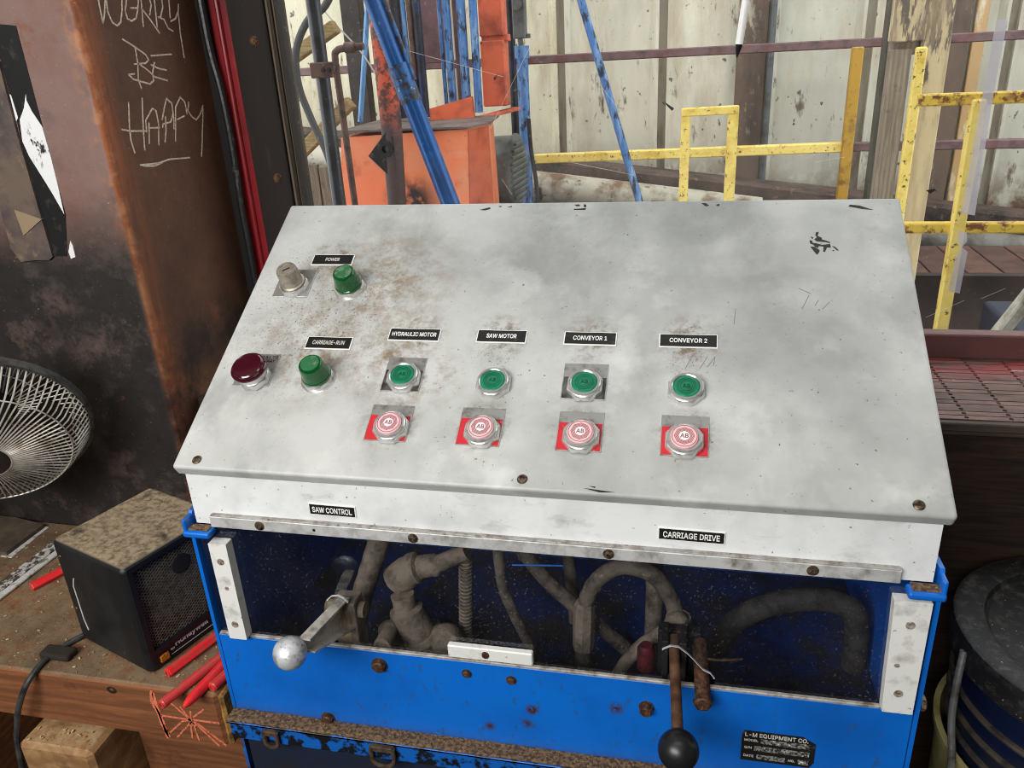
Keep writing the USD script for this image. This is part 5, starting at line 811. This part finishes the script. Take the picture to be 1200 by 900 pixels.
# orange machine
m_or = mat('faded_orange_paint', lin(244, 124, 78), 0.45, 0, [dict(color=lin(232, 146, 106), scale=6, lo=0.42, hi=0.66), dict(color=lin(196, 84, 48), scale=9, lo=0.56, hi=0.74), dict(color=lin(56, 40, 34), scale=50, lo=0.68, hi=0.72, detail=4), dict(color=lin(48, 38, 36), scale=20, lo=0.35, hi=0.5, detail=6, spots=[((-0.86, 2.2, -0.15), 0.05, 0.12), ((-0.93, 2.2, 0.02), 0.01, 0.07)])], bump=(30, 0.15, 0.003))
m_ord = mat('deep_orange_paint', lin(226, 106, 70), 0.5, 0, [dict(color=lin(150, 60, 40), scale=9, lo=0.45, hi=0.7), dict(color=lin(52, 38, 34), scale=30, lo=0.64, hi=0.70)], bump=(30, 0.2, 0.003))
m_gtop = mat('grimy_grey_top', lin(118, 100, 94), 0.7, 0.1, [dict(color=lin(70, 58, 54), scale=14, lo=0.42, hi=0.68)], bump=(40, 0.5, 0.004))
om = thing('orange_machine', 'orange painted machine housing outside behind the console', 'machine', (-0.85, 2.4, GZ))
V = np.array([(-1.104, 2.20, 0.088), (-0.632, 2.20, 0.104), (-0.592, 2.34, 0.106), (-0.640, 2.62, 0.106), (-1.104, 2.62, 0.090), (-1.215, 2.18, -0.8), (-0.668, 2.17, -0.8), (-0.580, 2.32, -0.8), (-0.630, 2.66, -0.8), (-1.215, 2.66, -0.8)])
obj('housing', trimesh.convex.convex_hull(V), m_or, om, label='faded orange sloped housing', smooth=False)
obj('top_plate', prism([(-1.11, 2.19), (-0.626, 2.19), (-0.584, 2.335), (-0.620, 2.64), (-1.11, 2.64)], 0.007, T(X_, Y_, nrm((-0.03, 0, 1)), o=(0, 0, 0.104+0.0187)) @ T(X_, Y_, Z_, o=(0, 0, -0.017))), m_gtop, om, label='grimy grey top plate', smooth=False)
obj('side_flange', [bar((-0.603, 2.325, 0.09), (-0.588, 2.315, -0.8), 0.010, 0.03, up=(0, 1, 0))], m_ord, om)
obj('shade_tinted_side', trimesh.convex.convex_hull(np.array([(-0.628, 2.199, 0.098), (-0.589, 2.336, 0.098), (-0.594, 2.343, 0.098), (-0.635, 2.206, 0.098), (-0.664, 2.169, -0.8), (-0.577, 2.316, -0.8), (-0.582, 2.323, -0.8), (-0.670, 2.176, -0.8)])), mat('darker_orange_side', lin(196, 92, 58), 0.5, 0, [dict(color=lin(160, 66, 42), scale=12, lo=0.45, hi=0.7)]), om, label='orange side face with shade painted in', smooth=False)  # chamfer face coloured darker: its shade is put into the paint
obj('orange_column', [cbox((-0.700, 2.72, 0.140), (-0.603, 2.80, 0.385), 0.004), cbox((-0.700, 2.72, 0.400), (-0.603, 2.80, 1.5), 0.004), cbox((-0.695, 2.73, 0.38), (-0.590, 2.79, 0.405), 0.002)], m_ord, label='deep orange upright column right of the blue guide rods', cat='column', kind='thing')
obj('gusset_plate', trimesh.convex.convex_hull(np.array([(-0.860, 2.50, 0.100), (-0.700, 2.56, 0.112), (-0.705, 2.56, 0.190), (-0.860, 2.50, 0.155)]+[(-0.860, 2.52, 0.100), (-0.700, 2.58, 0.112), (-0.705, 2.58, 0.190), (-0.860, 2.52, 0.155)])), m_ord, om, label='deep orange gusset plate', smooth=False)
obj('shelf_flange', bar((-0.69, 2.66, 0.105), (-0.575, 2.78, 0.125), 0.05, 0.012), m_ord, om)
obj('mauve_sheet', cbox((-1.020, 2.95, 0.310), (-0.905, 2.97, 1.4), 0.003), mat('mauve_panel_paint', lin(112, 78, 80), 0.6, 0.1, [dict(color=lin(76, 52, 54), scale=12, lo=0.42, hi=0.7, detail=5)]), label='mauve steel sheet high between the blue guide rods', cat='steel sheet')
m_bl2 = mat('scuffed_blue_steel', lin(72, 118, 176), 0.4, 0.1, [dict(color=lin(128, 158, 198), scale=(50, 50, 8), lo=0.48, hi=0.66), dict(color=lin(40, 44, 60), scale=(40, 40, 16), lo=0.52, hi=0.60, detail=6, nr=0.7)], bump=(60, 0.2, 0.002))
for lab, x0, x1, zb, r in (('thin pale blue guide rod left of the broad blue guide rod', -0.818, -0.813, 0.130, 0.0080), ('broad blue guide rod beside the thin pale guide rod', -0.786, -0.786, 0.130, 0.0160), ('blue guide rod left of the orange column', -0.726, -0.731, 0.130, 0.0175), ('narrow blue guide rod touching the orange column', -0.679, -0.684, 0.130, 0.0155)):
    obj('guide_rod', rod((x1, 2.58, zb), (x0, 2.58, 1.5), r, 14), m_bl2, label=lab, cat='guide rod')
obj('mauve_upright', cbox((-0.797, 2.70, 0.13), (-0.768, 2.715, 1.5), 0.002), MATS['mauve_panel_paint'], label='mauve upright bar between the two broad blue guide rods', cat='upright')
m_dkb = mat('dark_greased_steel', lin(50, 48, 56), 0.5, 0.4, [dict(color=lin(36, 52, 92), scale=(30, 30, 8), lo=0.5, hi=0.66), dict(color=lin(24, 22, 22), scale=16, lo=0.45, hi=0.66)], bump=(50, 0.3, 0.003))
for lab, xb, xt, r, m_ in (('dark greased upright behind the big blue cylinder', -0.966, -0.951, 0.026, m_dkb), ('bluish greased upright next to the rusty brown bar', -0.928, -0.915, 0.0100, m_bl2), ('rusty brown upright bar between greased uprights', -0.905, -0.892, 0.011, m_rusty), ('dark blue greased upright nearest the cream gap', -0.876, -0.866, 0.0165, m_dkb)):
    obj('greased_upright', rod((xb, 2.50, 0.125), (xt-0.012, 2.50, 1.5), r, 14), m_, label=lab, cat='upright')
m_rpost = mat('flaking_orange_rust_post', lin(198, 84, 56), 0.6, 0.1, [dict(color=lin(84, 52, 46), scale=30, lo=0.46, hi=0.54, detail=7, nr=0.75), dict(color=lin(74, 58, 56), scale=12, lo=0.2, hi=0.4, axis=[('z', 0.27, 0.15)], wob=0.1)], bump=(60, 0.5, 0.003))
rp = thing('rusty_post', 'flaking orange rust post with black bracket before the orange machine', 'post', (-0.865, 2.08, GZ))
obj('post', tube([(-0.866, 2.08, 1.5), (-0.8640, 2.08, 0.13), (-0.868, 2.07, -0.12), (-0.868, 2.07, GZ)], [0.033, 0.036, 0.032, 0.024], 18), m_rpost, rp)
m_brk = mat('black_greasy_bracket', lin(34, 31, 31), 0.4, 0.2, [dict(color=lin(80, 72, 66), scale=40, lo=0.58, hi=0.7)])
obj('bracket', [trimesh.convex.convex_hull(np.array([(x, y, z) for y in (2.045, 2.075) for x, z in ((-0.945, 0.040), (-0.868, 0.122), (-0.850, 0.10), (-0.850, -0.015), (-0.885, -0.020))])), put(lathe([(0.012, 0), (0.026, 0), (0.026, 0.008), (0.012, 0.008)], 20), T(X_, Z_, -Y_, o=(-0.878, 2.045, 0.062)))], m_brk, rp, label='black greasy bracket', smooth=False)
cy = thing('hydraulic_cylinder', 'big bright blue slanted hydraulic cylinder outside the window', 'cylinder', (-0.5, 1.5, -0.1))
m_cyl = mat('glossy_blue_cylinder', lin(16, 82, 150), 0.25, 0.2, [dict(color=lin(10, 62, 124), scale=6, lo=0.45, hi=0.7)])
m_cylw = mat('worn_blue_cylinder_head', lin(40, 96, 156), 0.4, 0.2, [dict(color=lin(56, 46, 48), scale=40, lo=0.46, hi=0.55, detail=7, nr=0.7), dict(color=lin(140, 160, 180), scale=60, lo=0.62, hi=0.70)])
c0, c1 = np.array((-0.5940, 1.5, 0.268)), np.array((-0.4935, 1.5, -0.050)); dd = nrm(c1-c0)
obj('barrel', rod(c0+dd*0.015, c0+dd*1.3, 0.0255, 24), m_cyl, cy); obj('head', rod(c0-dd*0.065, c0+dd*0.03, 0.0275, 24), m_cylw, cy, label='scraped cylinder head')
obj('upper_barrel', rod(c0-dd*1.0, c0-dd*0.06, 0.0225, 24), m_cyl, cy)
obj('side_line', rod(c0-dd*1.0+np.array((0.028, 0, 0.006)), c0-dd*0.02+np.array((0.028, 0, 0.006)), 0.006, 10), m_cylw, cy, label='thin line along the cylinder')
# motor right of the orange machine
mo = thing('grey_motor', 'grey round motor with ribbed end right of the orange machine', 'motor', (-0.66, 2.83, GZ))
m_gm = mat('grey_motor_paint', lin(104, 108, 106), 0.45, 0.2, [dict(color=lin(58, 58, 56), scale=10, lo=0.45, hi=0.7, detail=5)], bump=(40, 0.15, 0.003))
MO = T(nrm((0.05, 1, 0)), Z_, nrm((1, -0.05, 0)), o=(-0.648, 2.83, -0.135))
obj('casing', put(lathe([(0, -0.12), (0.13, -0.12), (0.145, -0.10), (0.150, 0.0), (0.150, 0.040), (0.158, 0.042), (0.158, 0.052), (0.140, 0.058), (0, 0.058)], 48), MO), m_gm, mo)
for k in range(11):
    y = -0.12+0.024*k; hw = math.sqrt(max(0, 0.136**2-y*y))
    obj('end_rib', put(cbox((-hw, y-0.0055, 0.052), (hw, y+0.0055, 0.070), 0.002), MO), m_gm, mo, smooth=False)
bc = thing('blue_cylinder_post', 'upright scuffed blue cylinder with clevis right of orange column', 'cylinder', (-0.60, 3.05, GZ))
obj('barrel', [rod((-0.604, 3.05, GZ), (-0.599, 3.05, 0.320), 0.0255, 18), rod((-0.5995, 3.05, 0.310), (-0.599, 3.05, 0.360), 0.032, 18)], m_bl2, bc)
obj('clevis', [rod((-0.601, 3.05, 0.35), (-0.6045, 3.05, 0.39), 0.0115, 12), cbox((-0.631, 3.03, 0.388), (-0.577, 3.08, 0.587), 0.004), rod((-0.6045, 3.015, 0.518), (-0.6045, 3.09, 0.518), 0.020, 16), cbox((-0.578, 3.04, 0.388), (-0.560, 3.06, 0.406), 0.002)], m_gm, bc, label='grey clevis end')
obj('dark_upright', rod((-0.656, 3.13, GZ), (-0.663, 3.13, 1.5), 0.018, 12), m_dkb, label='dark upright bar left of the scuffed blue cylinder', cat='upright')
obj('black_hose', tube(spline([(-0.490, 2.58, 0.10), (-0.482, 2.57, -0.02), (-0.462, 2.55, -0.15), (-0.455, 2.55, -0.35)], 8), 0.0085, 8), m_cable, label='thin black hose right of the grey motor', cat='hose')
obj('slanted_blue_tube', rod((-0.40, 2.6, 0.895), (-0.0620, 2.6, -0.232), 0.0150, 14), m_bl2, label='thin slanted blue tube before the cream siding', cat='tube')
# yellow frames and posts at the right
uf = obj('yellow_hoop', [bar((0.104, 2.2, -1.4), (0.1085, 2.2, 0.146), 0.030, 0.024, up=(0, 1, 0), c=0.003), bar((0.2585, 2.2, -1.4), (0.2575, 2.2, 0.149), 0.034, 0.024, up=(0, 1, 0), c=0.003), bar((0.0935, 2.198, 0.1335), (0.2745, 2.198, 0.1370), 0.024, 0.026, up=(0, 0, 1), c=0.003)], m_yel2, label='square yellow steel hoop before the far wall', cat='railing')
obj('steel_post', cbox((0.690, 2.20, GZ), (0.722, 2.26, 1.5), 0.003), mat('olive_dark_steel', lin(86, 82, 72), 0.55, 0.3, [dict(color=lin(58, 54, 48), scale=10, lo=0.45, hi=0.68)]), label='dark olive steel post left of the timber post', cat='post')
m_post = mat('peeling_cream_post', lin(206, 186, 146), 0.7, 0, [dict(color=lin(104, 90, 82), scale=(34, 34, 6), lo=0.47, hi=0.52, detail=7, nr=0.72, axis=[('z', 0.14, 0.28)], wob=0.1), dict(color=lin(172, 150, 120), scale=(20, 20, 3), lo=0.5, hi=0.7)], bump=(50, 0.5, 0.003))
m_postg = wood('grey_weathered_post', lin(158, 144, 126), lin(112, 98, 86), (24, 30, 2), dir='x')
tp = thing('timber_post', 'tall timber post with peeling cream paint right of the console', 'post', (0.72, 1.9, GZ))
obj('front_board', cbox((0.648, 1.905, GZ), (0.702, 1.95, 0.300), 0.003), m_postg, tp, label='grey weathered lower board')
obj('main_post', cbox((0.722, 1.90, GZ), (0.793, 1.96, 1.5), 0.003), m_post, tp, label='peeling cream post')
obj('head_block', cbox((0.646, 1.895, 0.318), (0.727, 1.955, 1.5), 0.003), m_post, tp, label='peeling cream head block')
obj('filler_board', cbox((0.650, 1.915, 0.285), (0.720, 1.96, 0.330), 0.003), m_postg, tp)  # plain grey board between the lower board and the head block
sbar('yellow_bar', 'chipped yellow upright bar fixed to the timber post', 'bar', [((0.7085, 1.84, -1.4), (0.7085, 1.84, 0.305))], 0.026, m_yel2)
nr_ = thing('near_railing', 'rusting yellow railing close outside the right of window', 'railing', (0.70, 1.3, GZ))
obj('top_bar', bar((0.588, 1.3, 0.214), (1.9, 1.3, 0.212), 0.024, 0.024, c=0.003), m_yel3, nr_, label='rusting yellow top bar')
obj('lower_bar', bar((0.588, 1.305, -0.0525), (1.9, 1.305, -0.0555), 0.024, 0.023, c=0.003), m_yel3, nr_, label='rusting yellow lower bar')
obj('upright', bar((0.7005, 1.29, 0.213), (0.7010, 1.29, GZ), 0.027, 0.024, up=(0, 1, 0), c=0.003), m_yel2, nr_, label='yellow upright')
for x in (1.25, 1.80): obj('upright', bar((x, 1.29, 0.213), (x, 1.29, GZ), 0.027, 0.024, up=(0, 1, 0), c=0.003), m_yel2, nr_)
# maroon deck beyond the railing and the dark pit edge
dk = thing('maroon_deck', 'maroon steel deck plates low outside the right of window', 'deck', (1.2, 2.6, -0.5))
m_dp = [mat(f'maroon_deck_plate_{i}', c, 0.6, 0.2, [dict(color=lin(62, 44, 40), scale=12, lo=0.42, hi=0.68, detail=5)], bump=(40, 0.3, 0.002)) for i, c in enumerate((lin(104, 72, 62), lin(92, 62, 56)))]
for i in range(13):
    x = 0.62+0.118*i
    obj('deck_plate', cbox((x, 2.395, -0.462), (x+0.112, 2.80, -0.450), 0.002), m_dp[i % 2], dk, smooth=False)
obj('front_beam', cbox((0.60, 2.365, -0.90), (2.3, 2.393, -0.448), 0.004), mat('dark_maroon_beam', lin(64, 48, 44), 0.55, 0.2, [dict(color=lin(40, 32, 30), scale=6, lo=0.42, hi=0.66, detail=5)], bump=(30, 0.3, 0.003)), dk, label='dark maroon front beam')
obj('conveyor_trough', [bar((0.86, 1.80, -0.66), (2.3, 1.98, -0.53), 0.30, 0.08, c=0.02)], m_rbeam, label='dark sloping trough below the maroon deck', cat='trough')
obj('white_flat_bar', bar((0.790, 0.90, 0.060), (0.640, 0.90, -0.235), 0.020, 0.030, up=(0, 1, 0), c=0.003), mat('grey_white_flat_bar', lin(186, 182, 168), 0.5, 0.1, [dict(color=lin(120, 110, 96), scale=24, lo=0.48, hi=0.68)]), label='grey white slanted bar at lower right of the window', cat='bar')
obj('navy_box', rbox((0.78, 1.0, -0.42), (1.15, 1.3, -0.215), 0.01, 3), mat('navy_paint', lin(20, 30, 58), 0.5), label='navy box behind the grey white slanted bar', cat='box')
